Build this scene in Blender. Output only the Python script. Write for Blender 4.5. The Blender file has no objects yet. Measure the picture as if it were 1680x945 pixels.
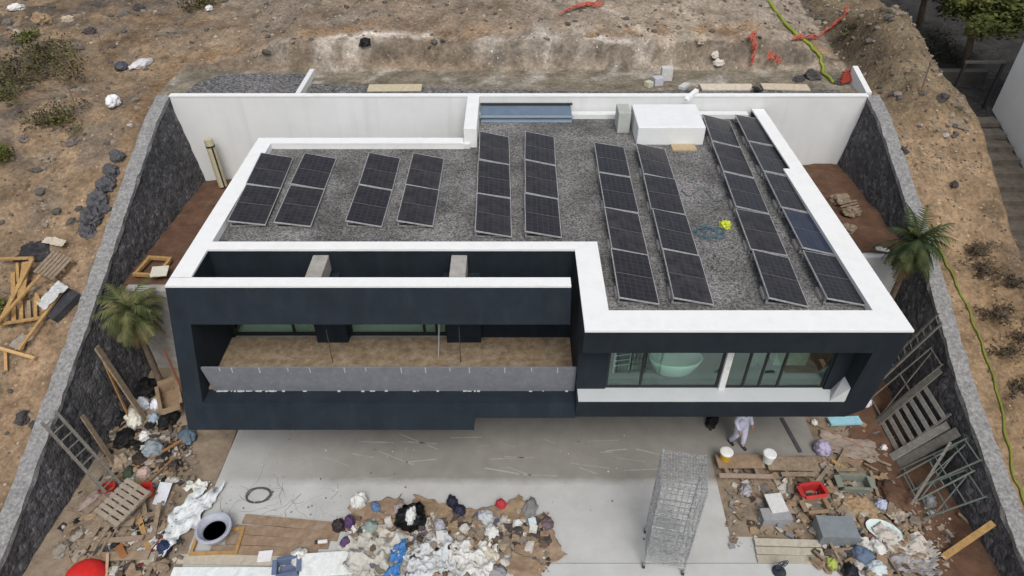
import bpy, bmesh, math, random
from mathutils import Vector, Matrix, noise
R = math.radians
random.seed(11)
scene = bpy.context.scene
COL = scene.collection

# ------------------------------------------------------------------ camera, sky, sun, exposure
F, PITCH, CAMZ, CX, CY = 1120.0, R(38.85), 16.5, 840.0, 472.5
cam = bpy.data.cameras.new('camera'); camo = bpy.data.objects.new('camera', cam); COL.objects.link(camo)
cam.sensor_fit = 'HORIZONTAL'; cam.sensor_width = 36; cam.lens = 36*F/1680
cam.clip_start = 0.1; cam.clip_end = 2000
camo.location = (0, 0, CAMZ); camo.rotation_euler = (R(90)-PITCH, 0, 0)
scene.camera = camo
SUN_EL, SUN_AZ = R(56), R(170)         # overcast, brightest from the camera side, right
w = bpy.data.worlds.new('World'); scene.world = w; w.use_nodes = True
nt = w.node_tree; bg = nt.nodes['Background']
sky = nt.nodes.new('ShaderNodeTexSky'); sky.sky_type = 'NISHITA'; sky.sun_disc = False
sky.sun_elevation = SUN_EL; sky.sun_rotation = SUN_AZ; sky.air_density = 1.0; sky.dust_density = 4.0; sky.ozone_density = 1.0
hs = nt.nodes.new('ShaderNodeHueSaturation'); hs.inputs['Saturation'].default_value = 0.46
nt.links.new(sky.outputs[0], hs.inputs['Color']); nt.links.new(hs.outputs[0], bg.inputs[0]); bg.inputs[1].default_value = 0.125
sd = bpy.data.lights.new('sun', 'SUN'); sd.energy = 1.3; sd.angle = R(26); sd.color = (1, .975, .94)
so = bpy.data.objects.new('sun', sd); COL.objects.link(so)
sv = Vector((math.sin(SUN_AZ)*math.cos(SUN_EL), math.cos(SUN_AZ)*math.cos(SUN_EL), math.sin(SUN_EL)))
so.rotation_euler = sv.to_track_quat('Z', 'Y').to_euler(); so.location = (10, 20, 40)
scene.view_settings.view_transform = 'Standard'; scene.view_settings.look = 'None'
scene.view_settings.gamma = 1.0; scene.view_settings.exposure = 0.1
scene.view_settings.use_curve_mapping = False

# ------------------------------------------------------------------ geometry helpers
def ray(px, py):
    u, v = px-CX, py-CY
    return Vector((u, F*math.cos(PITCH)-v*math.sin(PITCH), -F*math.sin(PITCH)-v*math.cos(PITCH)))
def P(px, py, z=0.0):
    d = ray(px, py); t = (z-CAMZ)/d.z
    return Vector((d.x*t, d.y*t, z))
def lerp(a, b, t): return a+(b-a)*t
def sstep(a, b, x):
    t = min(1, max(0, (x-a)/(b-a))); return t*t*(3-2*t)
def interp(pts, x):
    if x <= pts[0][0]: return pts[0][1]
    for (x0, y0), (x1, y1) in zip(pts, pts[1:]):
        if x <= x1: return y0+(y1-y0)*(x-x0)/(x1-x0)
    return pts[-1][1]
WALLTOP = [(-40, .35), (5, .4), (9, 1.05), (13, 2.5), (16.3, 3.75), (20, 5.25), (22.3, 6.15), (23.6, 6.45)]
def splay(y): return interp([(13, 0), (17.4, .33), (23.6, .45)], y)   # the right wall opens out towards the back
def fbm(x, y, s, o=4, seed=0.0):
    return noise.fractal(Vector((x*s, y*s, seed)), 1.0, 2.0, o)
def zt(x, y, detail=True):
    base = interp(WALLTOP, y) - .12 if y < 23.6 else 6.25
    if y > 26:
        led = 26.6+.35*noise.noise(Vector((x*.35, 3.1, 0)))+.3*noise.noise(Vector((x*1.1, 9, 0)))
        bank = sstep(led, led+.3, y)*(.95*sstep(13.5, 10, x)*sstep(-12, -8, x))
        base += bank + max(0, y-26.3)*.13 + max(0, y-45)*.1
    nz = 0
    inside = 1-sstep(12.9, 13.7, abs(x)) if y < 26.2 else 0
    if x < -12.5: base += .10*sstep(-13, -18, x)*2 - .2*math.exp(-((x+16.5)/2)**2)
    if x > 12.5:
        xc = interp([(-5, 17.4), (12, 17.0), (18, 16.2), (22, 16.75), (25, 16.9), (29, 17.2), (40, 17.8)], y)
        zv = 4.95+.333*(min(y, 25.3)-23.8)
        if y < 10: zv = max(zv, -.6)
        k = sstep(xc-.55, xc+.75, x)
        hp = 1.9*sstep(13.3, 14.6, x)*math.exp(-(max(0, x-15.0)/1.0)**2-((y-26.8)/3.2)**2)
        base += hp
        base = lerp(base, min(base, zv-.25), k*sstep(4, 10, y))
    flat = 1-sstep(26.2, 26.8, y) if abs(x) < 12.9 else 0
    amp = (1-flat)*(1-inside)*(0.25 if (x > 16.4 and 18 < y < 27) else 1)
    if detail and amp > 0:
        nz = .17*fbm(x, y, .45, 4, 1.7)+.11*fbm(x, y, 1.7, 4, 5.1)
    return base+nz*amp
def PT(px, py, up=0.0):
    d = ray(px, py).normalized(); t = 5.0; o = Vector((0, 0, CAMZ))
    while t < 120:
        p = o+d*t
        if p.z <= zt(p.x, p.y)+up: break
        t += .05
    return Vector((p.x, p.y, zt(p.x, p.y)+up))

class MB:
    def __init__(s): s.v = []; s.f = []
    def add(s, vs, fs):
        o = len(s.v); s.v += [tuple(v) for v in vs]; s.f += [tuple(i+o for i in f) for f in fs]; return s
    def hexa(s, p):   # p: 4 bottom ccw, 4 top
        return s.add(p, [(3, 2, 1, 0), (4, 5, 6, 7), (0, 1, 5, 4), (1, 2, 6, 5), (2, 3, 7, 6), (3, 0, 4, 7)])
    def box(s, x0, x1, y0, y1, z0, z1):
        return s.hexa([(x0, y0, z0), (x1, y0, z0), (x1, y1, z0), (x0, y1, z0), (x0, y0, z1), (x1, y0, z1), (x1, y1, z1), (x0, y1, z1)])
    def obox(s, c, size, rot=None):
        x, y, z = (q/2 for q in size); m = rot or Matrix.Identity(3); c = Vector(c)
        pts = [(-x, -y, -z), (x, -y, -z), (x, y, -z), (-x, y, -z), (-x, -y, z), (x, -y, z), (x, y, z), (-x, y, z)]
        return s.hexa([c+m@Vector(p) for p in pts])
    def bar(s, a, b, wd, ht, up=(0, 0, 1)):
        a, b = Vector(a), Vector(b); d = (b-a); L = d.length; d.normalize()
        sd_ = d.cross(Vector(up))
        if sd_.length < 1e-3: sd_ = d.cross(Vector((0, 1, 0)))
        sd_.normalize(); u = sd_.cross(d)
        m = Matrix((d, -sd_, u)).transposed()
        return s.obox((a+b)/2, (L, wd, ht), m)
    def prism(s, poly, z0, z1):
        n = len(poly); vs = [(x, y, z0) for x, y in poly]+[(x, y, z1) for x, y in poly]
        fs = [tuple(reversed(range(n))), tuple(range(n, 2*n))]+[(i, (i+1) % n, n+(i+1) % n, n+i) for i in range(n)]
        return s.add(vs, fs)
    def cyl(s, a, b, r0, r1=None, n=10):
        r1 = r0 if r1 is None else r1; a, b = Vector(a), Vector(b); d = (b-a).normalized()
        u = d.orthogonal().normalized(); v = d.cross(u)
        vs = [a+(u*math.cos(2*math.pi*i/n)+v*math.sin(2*math.pi*i/n))*r0 for i in range(n)]
        vs += [b+(u*math.cos(2*math.pi*i/n)+v*math.sin(2*math.pi*i/n))*r1 for i in range(n)]
        return s.add(vs, [tuple(reversed(range(n))), tuple(range(n, 2*n))]+[(i, (i+1) % n, n+(i+1) % n, n+i) for i in range(n)])
    def tube(s, pts, r, n=6):
        rings = []; o = len(s.v); pts = [Vector(p) for p in pts]
        for i, p in enumerate(pts):
            d = (pts[min(i+1, len(pts)-1)]-pts[max(i-1, 0)]).normalized()
            u = d.cross(Vector((0, 0, 1)))
            if u.length < 1e-3: u = Vector((1, 0, 0))
            u.normalize(); v = u.cross(d); rr = r[i] if isinstance(r, (list, tuple)) else r
            s.v += [tuple(p+(u*math.cos(2*math.pi*k/n)+v*math.sin(2*math.pi*k/n))*rr) for k in range(n)]
        for i in range(len(pts)-1):
            for k in range(n):
                s.f.append((o+i*n+k, o+i*n+(k+1) % n, o+(i+1)*n+(k+1) % n, o+(i+1)*n+k))
        s.f.append(tuple(o+k for k in reversed(range(n)))); s.f.append(tuple(o+(len(pts)-1)*n+k for k in range(n)))
        return s
    def lathe(s, prof, n=20, c=(0, 0, 0), sx=1, sy=1):
        o = len(s.v)
        for r, z in prof:
            s.v += [(c[0]+sx*r*math.cos(2*math.pi*k/n), c[1]+sy*r*math.sin(2*math.pi*k/n), c[2]+z) for k in range(n)]
        for i in range(len(prof)-1):
            for k in range(n):
                s.f.append((o+i*n+k, o+i*n+(k+1) % n, o+(i+1)*n+(k+1) % n, o+(i+1)*n+k))
        s.f.append(tuple(o+k for k in reversed(range(n)))); s.f.append(tuple(o+(len(prof)-1)*n+k for k in range(n)))
        return s
    def build(s, name, m, parent=None, smooth=False, loc=None, rotz=0, bevel=0, rot=None):
        me = bpy.data.meshes.new(name); me.from_pydata(s.v, [], s.f); me.update()
        if m: me.materials.append(m)
        if smooth:
            for p in me.polygons: p.use_smooth = True
        o = bpy.data.objects.new(name, me); COL.objects.link(o)
        if parent: o.parent = parent
        if loc is not None: o.location = loc
        if rot is not None: o.rotation_euler = rot
        elif rotz: o.rotation_euler = (0, 0, rotz)
        if bevel:
            b = o.modifiers.new('bevel', 'BEVEL'); b.width = bevel; b.segments = 2; b.limit_method = 'ANGLE'; b.angle_limit = R(40)
        return o
def tag(o, label=None, cat=None, group=None, kind=None):
    if label: o['label'] = label
    if cat: o['category'] = cat
    if group: o['group'] = group
    if kind: o['kind'] = kind
    return o
def thing(name, label, cat, loc=(0, 0, 0), rotz=0, group=None, rot=None):
    o = bpy.data.objects.new(name, None); COL.objects.link(o); o.empty_display_size = .1
    o.location = loc; o.rotation_euler = rot if rot is not None else (0, 0, rotz)
    return tag(o, label, cat, group)
def copy_tree(o, parent=None):
    c = o.copy(); COL.objects.link(c)
    if parent: c.parent = parent
    for ch in list(o.children): copy_tree(ch, c)
    return c

# ------------------------------------------------------------------ materials
def srgb(r, g, b):
    f = lambda c: (c/255/12.92) if c/255 < .04045 else ((c/255+.055)/1.055)**2.4
    return (f(r), f(g), f(b))
MC = {}
def mat(name, col, var=.18, scale=6., rough=.8, bump=0., bscale=None, metal=0., spec=.35, dirt=0., dcol=(.12, .09, .065), dscale=1.5, trans=0.):
    if name in MC: return MC[name]
    m = bpy.data.materials.new(name); m.use_nodes = True; t = m.node_tree; N = t.nodes; L = t.links
    b = N['Principled BSDF']; b.inputs['Roughness'].default_value = rough; b.inputs['Metallic'].default_value = metal
    b.inputs['Specular IOR Level'].default_value = spec
    tc = N.new('ShaderNodeTexCoord')
    n1 = N.new('ShaderNodeTexNoise'); n1.inputs['Scale'].default_value = scale; n1.inputs['Detail'].default_value = 6; n1.inputs['Roughness'].default_value = .65
    L.new(tc.outputs['Object'], n1.inputs['Vector'])
    mr = N.new('ShaderNodeMapRange'); mr.inputs[1].default_value = .28; mr.inputs[2].default_value = .72
    L.new(n1.outputs[0], mr.inputs[0])
    mx = N.new('ShaderNodeMix'); mx.data_type = 'RGBA'
    mx.inputs[6].default_value = (*[c*(1-var) for c in col], 1); mx.inputs[7].default_value = (*[min(1, c*(1+var)) for c in col], 1)
    L.new(mr.outputs[0], mx.inputs[0]); out = mx.outputs[2]
    if dirt:
        n2 = N.new('ShaderNodeTexNoise'); n2.inputs['Scale'].default_value = dscale; n2.inputs['Detail'].default_value = 8; n2.inputs['Roughness'].default_value = .7
        L.new(tc.outputs['Object'], n2.inputs['Vector'])
        m2 = N.new('ShaderNodeMapRange'); m2.inputs[1].default_value = .5; m2.inputs[2].default_value = .75; m2.inputs[4].default_value = dirt
        L.new(n2.outputs[0], m2.inputs[0])
        mx2 = N.new('ShaderNodeMix'); mx2.data_type = 'RGBA'; L.new(m2.outputs[0], mx2.inputs[0]); L.new(out, mx2.inputs[6])
        mx2.inputs[7].default_value = (*dcol, 1); out = mx2.outputs[2]
    L.new(out, b.inputs['Base Color'])
    if bump:
        nb = N.new('ShaderNodeTexNoise'); nb.inputs['Scale'].default_value = bscale or scale*4; nb.inputs['Detail'].default_value = 5
        L.new(tc.outputs['Object'], nb.inputs['Vector'])
        bp = N.new('ShaderNodeBump'); bp.inputs['Strength'].default_value = bump; bp.inputs['Distance'].default_value = .03
        L.new(nb.outputs[0], bp.inputs['Height']); L.new(bp.outputs[0], b.inputs['Normal'])
    MC[name] = m
    return m
def C(r, g, b, **k):            # a painted / plastic / paper colour named by its values
    return mat('paint_%d_%d_%d' % (r, g, b), srgb(r, g, b), **{**dict(var=.14, scale=7, rough=.7, dirt=.35, dscale=5, dcol=(.2, .16, .12)), **k})

def stone_mat(name, cols, scale, mortar=None, rough=.95, bump=.6, gap=.06, tint=.3):
    m = bpy.data.materials.new(name); m.use_nodes = True; t = m.node_tree; N = t.nodes; L = t.links
    b = N['Principled BSDF']; b.inputs['Roughness'].default_value = rough; b.inputs['Specular IOR Level'].default_value = .2
    tc = N.new('ShaderNodeTexCoord')
    wn = N.new('ShaderNodeTexNoise'); wn.inputs['Scale'].default_value = scale*.6
    L.new(tc.outputs['Object'], wn.inputs['Vector'])
    ad = N.new('ShaderNodeVectorMath'); ad.operation = 'MULTIPLY_ADD'; ad.inputs[1].default_value = (.22/scale,)*3
    L.new(wn.outputs['Color'], ad.inputs[0]); L.new(tc.outputs['Object'], ad.inputs[2])
    v = N.new('ShaderNodeTexVoronoi'); v.inputs['Scale'].default_value = scale; L.new(ad.outputs[0], v.inputs['Vector'])
    sp = N.new('ShaderNodeSeparateColor'); L.new(v.outputs['Color'], sp.inputs[0])
    cr = N.new('ShaderNodeValToRGB'); e = cr.color_ramp.elements
    e[0].position = 0; e[0].color = (*cols[0], 1); e[1].position = 1; e[1].color = (*cols[-1], 1)
    for i, c in enumerate(cols[1:-1]):
        q = e.new((i+1)/(len(cols)-1)); q.color = (*c, 1)
    L.new(sp.outputs[0], cr.inputs[0]); out = cr.outputs[0]
    big = N.new('ShaderNodeTexNoise'); big.inputs['Scale'].default_value = .7; big.inputs['Detail'].default_value = 5
    L.new(tc.outputs['Object'], big.inputs['Vector'])
    mr = N.new('ShaderNodeMapRange'); mr.inputs[1].default_value = .3; mr.inputs[2].default_value = .7; mr.inputs[3].default_value = 1-tint; mr.inputs[4].default_value = 1+tint
    L.new(big.outputs[0], mr.inputs[0])
    ml = N.new('ShaderNodeMix'); ml.data_type = 'RGBA'; ml.blend_type = 'MULTIPLY'; ml.inputs[0].default_value = 1
    L.new(out, ml.inputs[6]); L.new(mr.outputs[0], ml.inputs[7]); out = ml.outputs[2]
    ve = N.new('ShaderNodeTexVoronoi'); ve.feature = 'DISTANCE_TO_EDGE'; ve.inputs['Scale'].default_value = scale; L.new(ad.outputs[0], ve.inputs['Vector'])
    if mortar:
        m2 = N.new('ShaderNodeMapRange'); m2.inputs[1].default_value = 0; m2.inputs[2].default_value = gap; m2.inputs[3].default_value = 1; m2.inputs[4].default_value = 0
        L.new(ve.outputs['Distance'], m2.inputs[0])
        mm = N.new('ShaderNodeMix'); mm.data_type = 'RGBA'; L.new(m2.outputs[0], mm.inputs[0]); L.new(out, mm.inputs[6]); mm.inputs[7].default_value = (*mortar, 1); out = mm.outputs[2]
    L.new(out, b.inputs['Base Color'])
    bp = N.new('ShaderNodeBump'); bp.inputs['Strength'].default_value = bump; bp.inputs['Distance'].default_value = .4/scale
    L.new(ve.outputs['Distance'], bp.inputs['Height']); L.new(bp.outputs[0], b.inputs['Normal'])
    return m

M_white = mat('white_render', (.80, .81, .80), var=.03, scale=3, rough=.9, bump=.12, bscale=60, dirt=.22, dcol=(.56, .54, .50), dscale=2.2)
M_wallwhite = mat('white_wall_paint', (.72, .735, .73), var=.05, scale=.7, rough=.85, dirt=.12, dcol=(.52, .51, .48), dscale=.6)
M_navy = mat('navy_render', (.0098, .0168, .0248), var=.28, scale=1.6, rough=.85, bump=.15, bscale=70, dirt=.10, dcol=(.022, .03, .04), dscale=2.5)
def streaks(m, k=.3, col=(.032, .041, .05)):
    t = m.node_tree; N = t.nodes; L = t.links; b = N['Principled BSDF']; src = b.inputs['Base Color'].links[0].from_socket
    tc = N.new('ShaderNodeTexCoord'); mp = N.new('ShaderNodeMapping'); mp.inputs['Scale'].default_value = (3.2, 3.2, .22); L.new(tc.outputs['Object'], mp.inputs[0])
    nz = N.new('ShaderNodeTexNoise'); nz.inputs['Scale'].default_value = 1; nz.inputs['Detail'].default_value = 7; L.new(mp.outputs[0], nz.inputs['Vector'])
    mr = N.new('ShaderNodeMapRange'); mr.inputs[1].default_value = .5; mr.inputs[2].default_value = .8; mr.inputs[4].default_value = k; L.new(nz.outputs[0], mr.inputs[0])
    mx = N.new('ShaderNodeMix'); mx.data_type = 'RGBA'; L.new(mr.outputs[0], mx.inputs[0]); L.new(src, mx.inputs[6]); mx.inputs[7].default_value = (*col, 1); L.new(mx.outputs[2], b.inputs['Base Color'])
streaks(M_navy); streaks(M_wallwhite, .3, (.50, .50, .48))
M_gravel = stone_mat('roof_gravel', [(.05, .05, .05), (.11, .108, .105), (.15, .147, .142), (.20, .195, .188), (.27, .263, .255)], 27, bump=.6, tint=.38)
M_gravel2 = stone_mat('bed_gravel', [(.05, .05, .052), (.10, .10, .102), (.16, .155, .155), (.25, .24, .235)], 15, bump=.7, tint=.2)
M_rubble = stone_mat('basalt_rubble', [(.050, .050, .054), (.10, .099, .105), (.072, .071, .077), (.17, .166, .17)], 8.5, mortar=(.11, .107, .108), bump=.9, gap=.05, tint=.4)
M_cap = mat('wall_cap_concrete', (.265, .262, .258), var=.5, scale=11, rough=.95, bump=.8, bscale=25, dirt=.8, dcol=(.13, .125, .12), dscale=5)
M_concrete = mat('court_concrete', (.50, .51, .50), var=.10, scale=.9, rough=.85, bump=.08, bscale=50, dirt=.30, dcol=(.36, .35, .33), dscale=.8)
def two_tone_slab():  # blends to a darker brown-grey past a ragged line along Y, weaker at left
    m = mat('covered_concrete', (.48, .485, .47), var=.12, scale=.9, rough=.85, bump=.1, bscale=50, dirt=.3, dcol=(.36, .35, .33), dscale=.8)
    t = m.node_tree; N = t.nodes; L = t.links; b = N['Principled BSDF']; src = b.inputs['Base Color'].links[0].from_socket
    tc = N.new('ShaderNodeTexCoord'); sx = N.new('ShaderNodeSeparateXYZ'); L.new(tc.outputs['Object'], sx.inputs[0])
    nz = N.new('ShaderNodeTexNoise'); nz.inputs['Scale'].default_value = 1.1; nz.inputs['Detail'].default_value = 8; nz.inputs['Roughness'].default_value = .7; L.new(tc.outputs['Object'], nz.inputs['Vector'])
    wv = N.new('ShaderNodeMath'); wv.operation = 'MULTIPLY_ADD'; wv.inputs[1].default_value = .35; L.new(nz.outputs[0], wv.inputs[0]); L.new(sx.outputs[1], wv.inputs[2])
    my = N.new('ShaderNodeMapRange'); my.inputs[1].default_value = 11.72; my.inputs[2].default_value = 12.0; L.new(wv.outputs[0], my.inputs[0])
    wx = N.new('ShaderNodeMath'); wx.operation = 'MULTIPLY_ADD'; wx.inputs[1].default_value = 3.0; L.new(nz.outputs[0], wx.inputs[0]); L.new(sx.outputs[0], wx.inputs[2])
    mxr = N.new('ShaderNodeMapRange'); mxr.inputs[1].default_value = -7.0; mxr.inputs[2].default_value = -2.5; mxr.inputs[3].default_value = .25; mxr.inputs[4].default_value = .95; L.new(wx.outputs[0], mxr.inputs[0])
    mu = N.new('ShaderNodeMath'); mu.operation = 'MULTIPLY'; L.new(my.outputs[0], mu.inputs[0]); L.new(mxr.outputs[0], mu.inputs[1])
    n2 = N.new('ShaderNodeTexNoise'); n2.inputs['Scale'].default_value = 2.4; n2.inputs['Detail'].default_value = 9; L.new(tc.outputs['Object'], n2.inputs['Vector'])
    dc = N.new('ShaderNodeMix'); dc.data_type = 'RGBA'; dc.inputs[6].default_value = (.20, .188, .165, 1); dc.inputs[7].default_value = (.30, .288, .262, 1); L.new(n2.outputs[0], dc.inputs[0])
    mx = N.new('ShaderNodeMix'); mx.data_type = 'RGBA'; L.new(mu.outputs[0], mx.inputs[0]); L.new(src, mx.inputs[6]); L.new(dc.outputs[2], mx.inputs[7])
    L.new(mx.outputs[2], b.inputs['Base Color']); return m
M_concrete2 = two_tone_slab()
M_rawc = mat('raw_concrete', (.36, .345, .32), var=.22, scale=5, rough=.92, bump=.2, dirt=.3)
M_dirt = mat('court_dirt', (.25, .195, .14), var=.4, scale=2.2, rough=1, bump=.6, bscale=22, dirt=.7, dcol=(.30, .25, .20), dscale=1.6)
M_redd = mat('red_dirt', (.115, .062, .038), var=.4, scale=2.5, rough=1, bump=.6, bscale=22, dirt=.4, dcol=(.19, .14, .1), dscale=2)
M_balc = mat('balcony_screed', (.25, .185, .115), var=.45, scale=5, rough=.95, bump=.3, dirt=.8, dcol=(.40, .35, .28), dscale=4)
M_rail = mat('grey_membrane', (.165, .175, .20), var=.12, scale=4, rough=.8, bump=.2, bscale=30, dirt=.35, dcol=(.30, .31, .31), dscale=7)
M_alu = mat('dull_aluminium', (.42, .43, .43), var=.35, scale=9, rough=.5, metal=.15)
M_galv = mat('galvanised_steel', (.36, .37, .375), var=.6, scale=14, rough=.55, metal=.3)
M_dark = mat('dark_frame', (.02, .022, .024), var=.1, scale=5, rough=.5)
M_wood = mat('yellow_timber', (.40, .245, .095), var=.3, scale=9, rough=.8, bump=.15, dirt=.3)
M_wood2 = mat('weathered_timber', (.26, .20, .14), var=.35, scale=8, rough=.9, bump=.2, dirt=.4)
M_wood3 = mat('grey_timber', (.17, .16, .14), var=.35, scale=8, rough=.9, bump=.2, dirt=.3, dcol=(.26, .25, .23))
M_ply = mat('plywood', (.27, .19, .125), var=.25, scale=4, rough=.85, bump=.1, dirt=.5, dcol=(.36, .31, .25), dscale=2)
M_card = mat('cardboard', (.28, .20, .125), var=.28, scale=5, rough=.9, bump=.1, dirt=.4, dcol=(.2, .15, .1), dscale=4)
M_rustmesh = mat('rusty_steel', (.13, .09, .07), var=.4, scale=20, rough=.8, metal=.3)
M_bark = mat('bark', (.15, .115, .085), var=.4, scale=10, rough=.95, bump=.5)

def glass_mat(name, tint, mixg=.18):
    m = bpy.data.materials.new(name); m.use_nodes = True; t = m.node_tree; N = t.nodes; L = t.links
    N.remove(N['Principled BSDF']); tr = N.new('ShaderNodeBsdfTransparent'); tr.inputs[0].default_value = (*tint, 1)
    gl = N.new('ShaderNodeBsdfGlossy'); gl.inputs['Roughness'].default_value = .02; gl.inputs[0].default_value = (.85, .95, .92, 1)
    tc = N.new('ShaderNodeTexCoord'); nz = N.new('ShaderNodeTexNoise'); nz.inputs['Scale'].default_value = .8; L.new(tc.outputs['Object'], nz.inputs['Vector'])
    mr = N.new('ShaderNodeMapRange'); mr.inputs[3].default_value = mixg*.8; mr.inputs[4].default_value = mixg*1.2; L.new(nz.outputs[0], mr.inputs[0])
    mx = N.new('ShaderNodeMixShader'); L.new(mr.outputs[0], mx.inputs[0]); L.new(tr.outputs[0], mx.inputs[1]); L.new(gl.outputs[0], mx.inputs[2])
    L.new(mx.outputs[0], N['Material Output'].inputs[0]); return m
M_glass = glass_mat('green_glass', (.80, .93, .88), .13)

def leaf_mat(name, a, b, c):
    m = bpy.data.materials.new(name); m.use_nodes = True; t = m.node_tree; N = t.nodes; L = t.links
    bs = N['Principled BSDF']; bs.inputs['Roughness'].default_value = .75; bs.inputs['Specular IOR Level'].default_value = .2
    tc = N.new('ShaderNodeTexCoord'); nz = N.new('ShaderNodeTexNoise'); nz.inputs['Scale'].default_value = 2.2; nz.inputs['Detail'].default_value = 6
    L.new(tc.outputs['Object'], nz.inputs['Vector'])
    cr = N.new('ShaderNodeValToRGB'); e = cr.color_ramp.elements; e[0].position = .35; e[0].color = (*a, 1); e[1].position = .68; e[1].color = (*c, 1)
    q = e.new(.5); q.color = (*b, 1)
    L.new(nz.outputs[0], cr.inputs[0]); L.new(cr.outputs[0], bs.inputs['Base Color']); return m
M_leaf = leaf_mat('olive_leaves', (.04, .055, .014), (.085, .10, .026), (.17, .165, .04))
M_dry = leaf_mat('dry_scrub', (.045, .04, .025), (.09, .08, .045), (.16, .15, .04))
M_palm = leaf_mat('palm_leaves', (.04, .055, .02), (.10, .11, .042), (.20, .18, .085))
M_palm2 = leaf_mat('dark_palm_leaves', (.022, .036, .014), (.045, .065, .024), (.09, .10, .04))

# panel glass: dark cells with faint lines
def panel_mat(name, base, line):
    m = bpy.data.materials.new(name); m.use_nodes = True; t = m.node_tree; N = t.nodes; L = t.links
    b = N['Principled BSDF']; b.inputs['Roughness'].default_value = .25; b.inputs['Specular IOR Level'].default_value = .3
    tc = N.new('ShaderNodeTexCoord'); br = N.new('ShaderNodeTexBrick'); br.offset = 0; br.squash = 1
    br.inputs['Scale'].default_value = 1; br.inputs['Mortar Size'].default_value = .006; br.inputs['Mortar Smooth'].default_value = .2
    br.inputs['Brick Width'].default_value = .158; br.inputs['Row Height'].default_value = .164
    br.inputs['Color1'].default_value = (*base, 1); br.inputs['Color2'].default_value = (*[c*1.3 for c in base], 1); br.inputs['Mortar'].default_value = (*line, 1)
    L.new(tc.outputs['Object'], br.inputs['Vector'])
    nz = N.new('ShaderNodeTexNoise'); nz.inputs['Scale'].default_value = 3; nz.inputs['Detail'].default_value = 6; L.new(tc.outputs['Object'], nz.inputs['Vector'])
    mr = N.new('ShaderNodeMapRange'); mr.inputs[1].default_value = .4; mr.inputs[2].default_value = .75
    oi = N.new('ShaderNodeObjectInfo'); rr = N.new('ShaderNodeMapRange'); rr.inputs[3].default_value = .08; rr.inputs[4].default_value = .55; L.new(oi.outputs['Random'], rr.inputs[0]); L.new(rr.outputs[0], mr.inputs[4]); L.new(nz.outputs[0], mr.inputs[0])
    rg = N.new('ShaderNodeMapRange'); rg.inputs[3].default_value = .12; rg.inputs[4].default_value = .38; L.new(oi.outputs['Random'], rg.inputs[0]); L.new(rg.outputs[0], b.inputs['Roughness'])
    mx = N.new('ShaderNodeMix'); mx.data_type = 'RGBA'; L.new(mr.outputs[0], mx.inputs[0]); L.new(br.outputs[0], mx.inputs[6]); mx.inputs[7].default_value = (.09, .08, .075, 1)
    L.new(mx.outputs[2], b.inputs['Base Color']); return m
M_pv = panel_mat('solar_cells', (.016, .015, .019), (.055, .053, .055))
M_pvb = panel_mat('blue_solar_cells', (.016, .022, .045), (.05, .06, .09))

# terrain: soil colour attribute times fine grain
def soil_material():
    m = bpy.data.materials.new('soil'); m.use_nodes = True; t = m.node_tree; N = t.nodes; L = t.links
    b = N['Principled BSDF']; b.inputs['Roughness'].default_value = 1; b.inputs['Specular IOR Level'].default_value = .1
    at = N.new('ShaderNodeAttribute'); at.attribute_name = 'soil'
    tc = N.new('ShaderNodeTexCoord')
    def nz(sc, d, lo, hi, a, c):
        n = N.new('ShaderNodeTexNoise'); n.inputs['Scale'].default_value = sc; n.inputs['Detail'].default_value = d; n.inputs['Roughness'].default_value = .7
        L.new(tc.outputs['Object'], n.inputs['Vector'])
        r = N.new('ShaderNodeMapRange'); r.inputs[1].default_value = lo; r.inputs[2].default_value = hi; r.inputs[3].default_value = a; r.inputs[4].default_value = c
        L.new(n.outputs[0], r.inputs[0]); return r.outputs[0]
    def mul(a, bb):
        x = N.new('ShaderNodeMix'); x.data_type = 'RGBA'; x.blend_type = 'MULTIPLY'; x.inputs[0].default_value = 1; L.new(a, x.inputs[6]); L.new(bb, x.inputs[7]); return x.outputs[2]
    out = mul(at.outputs['Color'], nz(1.3, 9, .3, .7, .5, 1.42))
    out = mul(out, nz(7, 6, .3, .7, .6, 1.4))
    v = N.new('ShaderNodeTexVoronoi'); v.inputs['Scale'].default_value = 9; L.new(tc.outputs['Object'], v.inputs['Vector'])
    sp = N.new('ShaderNodeSeparateColor'); L.new(v.outputs['Color'], sp.inputs[0])
    r1 = N.new('ShaderNodeMapRange'); r1.inputs[1].default_value = .86; r1.inputs[2].default_value = .9; L.new(sp.outputs[0], r1.inputs[0])
    r2 = N.new('ShaderNodeMapRange'); r2.inputs[1].default_value = .42; r2.inputs[2].default_value = .34; L.new(v.outputs['Distance'], r2.inputs[0])
    mm = N.new('ShaderNodeMath'); mm.operation = 'MULTIPLY'; L.new(r1.outputs[0], mm.inputs[0]); L.new(r2.outputs[0], mm.inputs[1])
    sc_ = N.new('ShaderNodeMix'); sc_.data_type = 'RGBA'; sc_.inputs[6].default_value = (.5, .52, .55, 1); sc_.inputs[7].default_value = (1.9, 1.95, 2.0, 1); L.new(sp.outputs[1], sc_.inputs[0])
    fm = N.new('ShaderNodeMix'); fm.data_type = 'RGBA'; L.new(mm.outputs[0], fm.inputs[0]); L.new(out, fm.inputs[6]); L.new(mul(at.outputs['Color'], sc_.outputs[2]), fm.inputs[7])
    L.new(fm.outputs[2], b.inputs['Base Color'])
    nb = N.new('ShaderNodeTexNoise'); nb.inputs['Scale'].default_value = 9; nb.inputs['Detail'].default_value = 8; L.new(tc.outputs['Object'], nb.inputs['Vector'])
    bp = N.new('ShaderNodeBump'); bp.inputs['Strength'].default_value = .8; bp.inputs['Distance'].default_value = .08; L.new(nb.outputs[0], bp.inputs['Height']); L.new(bp.outputs[0], b.inputs['Normal'])
    return m
M_soil = soil_material()
def mixc(a, b, t): return tuple(lerp(x, y, t) for x, y in zip(a, b))
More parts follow.
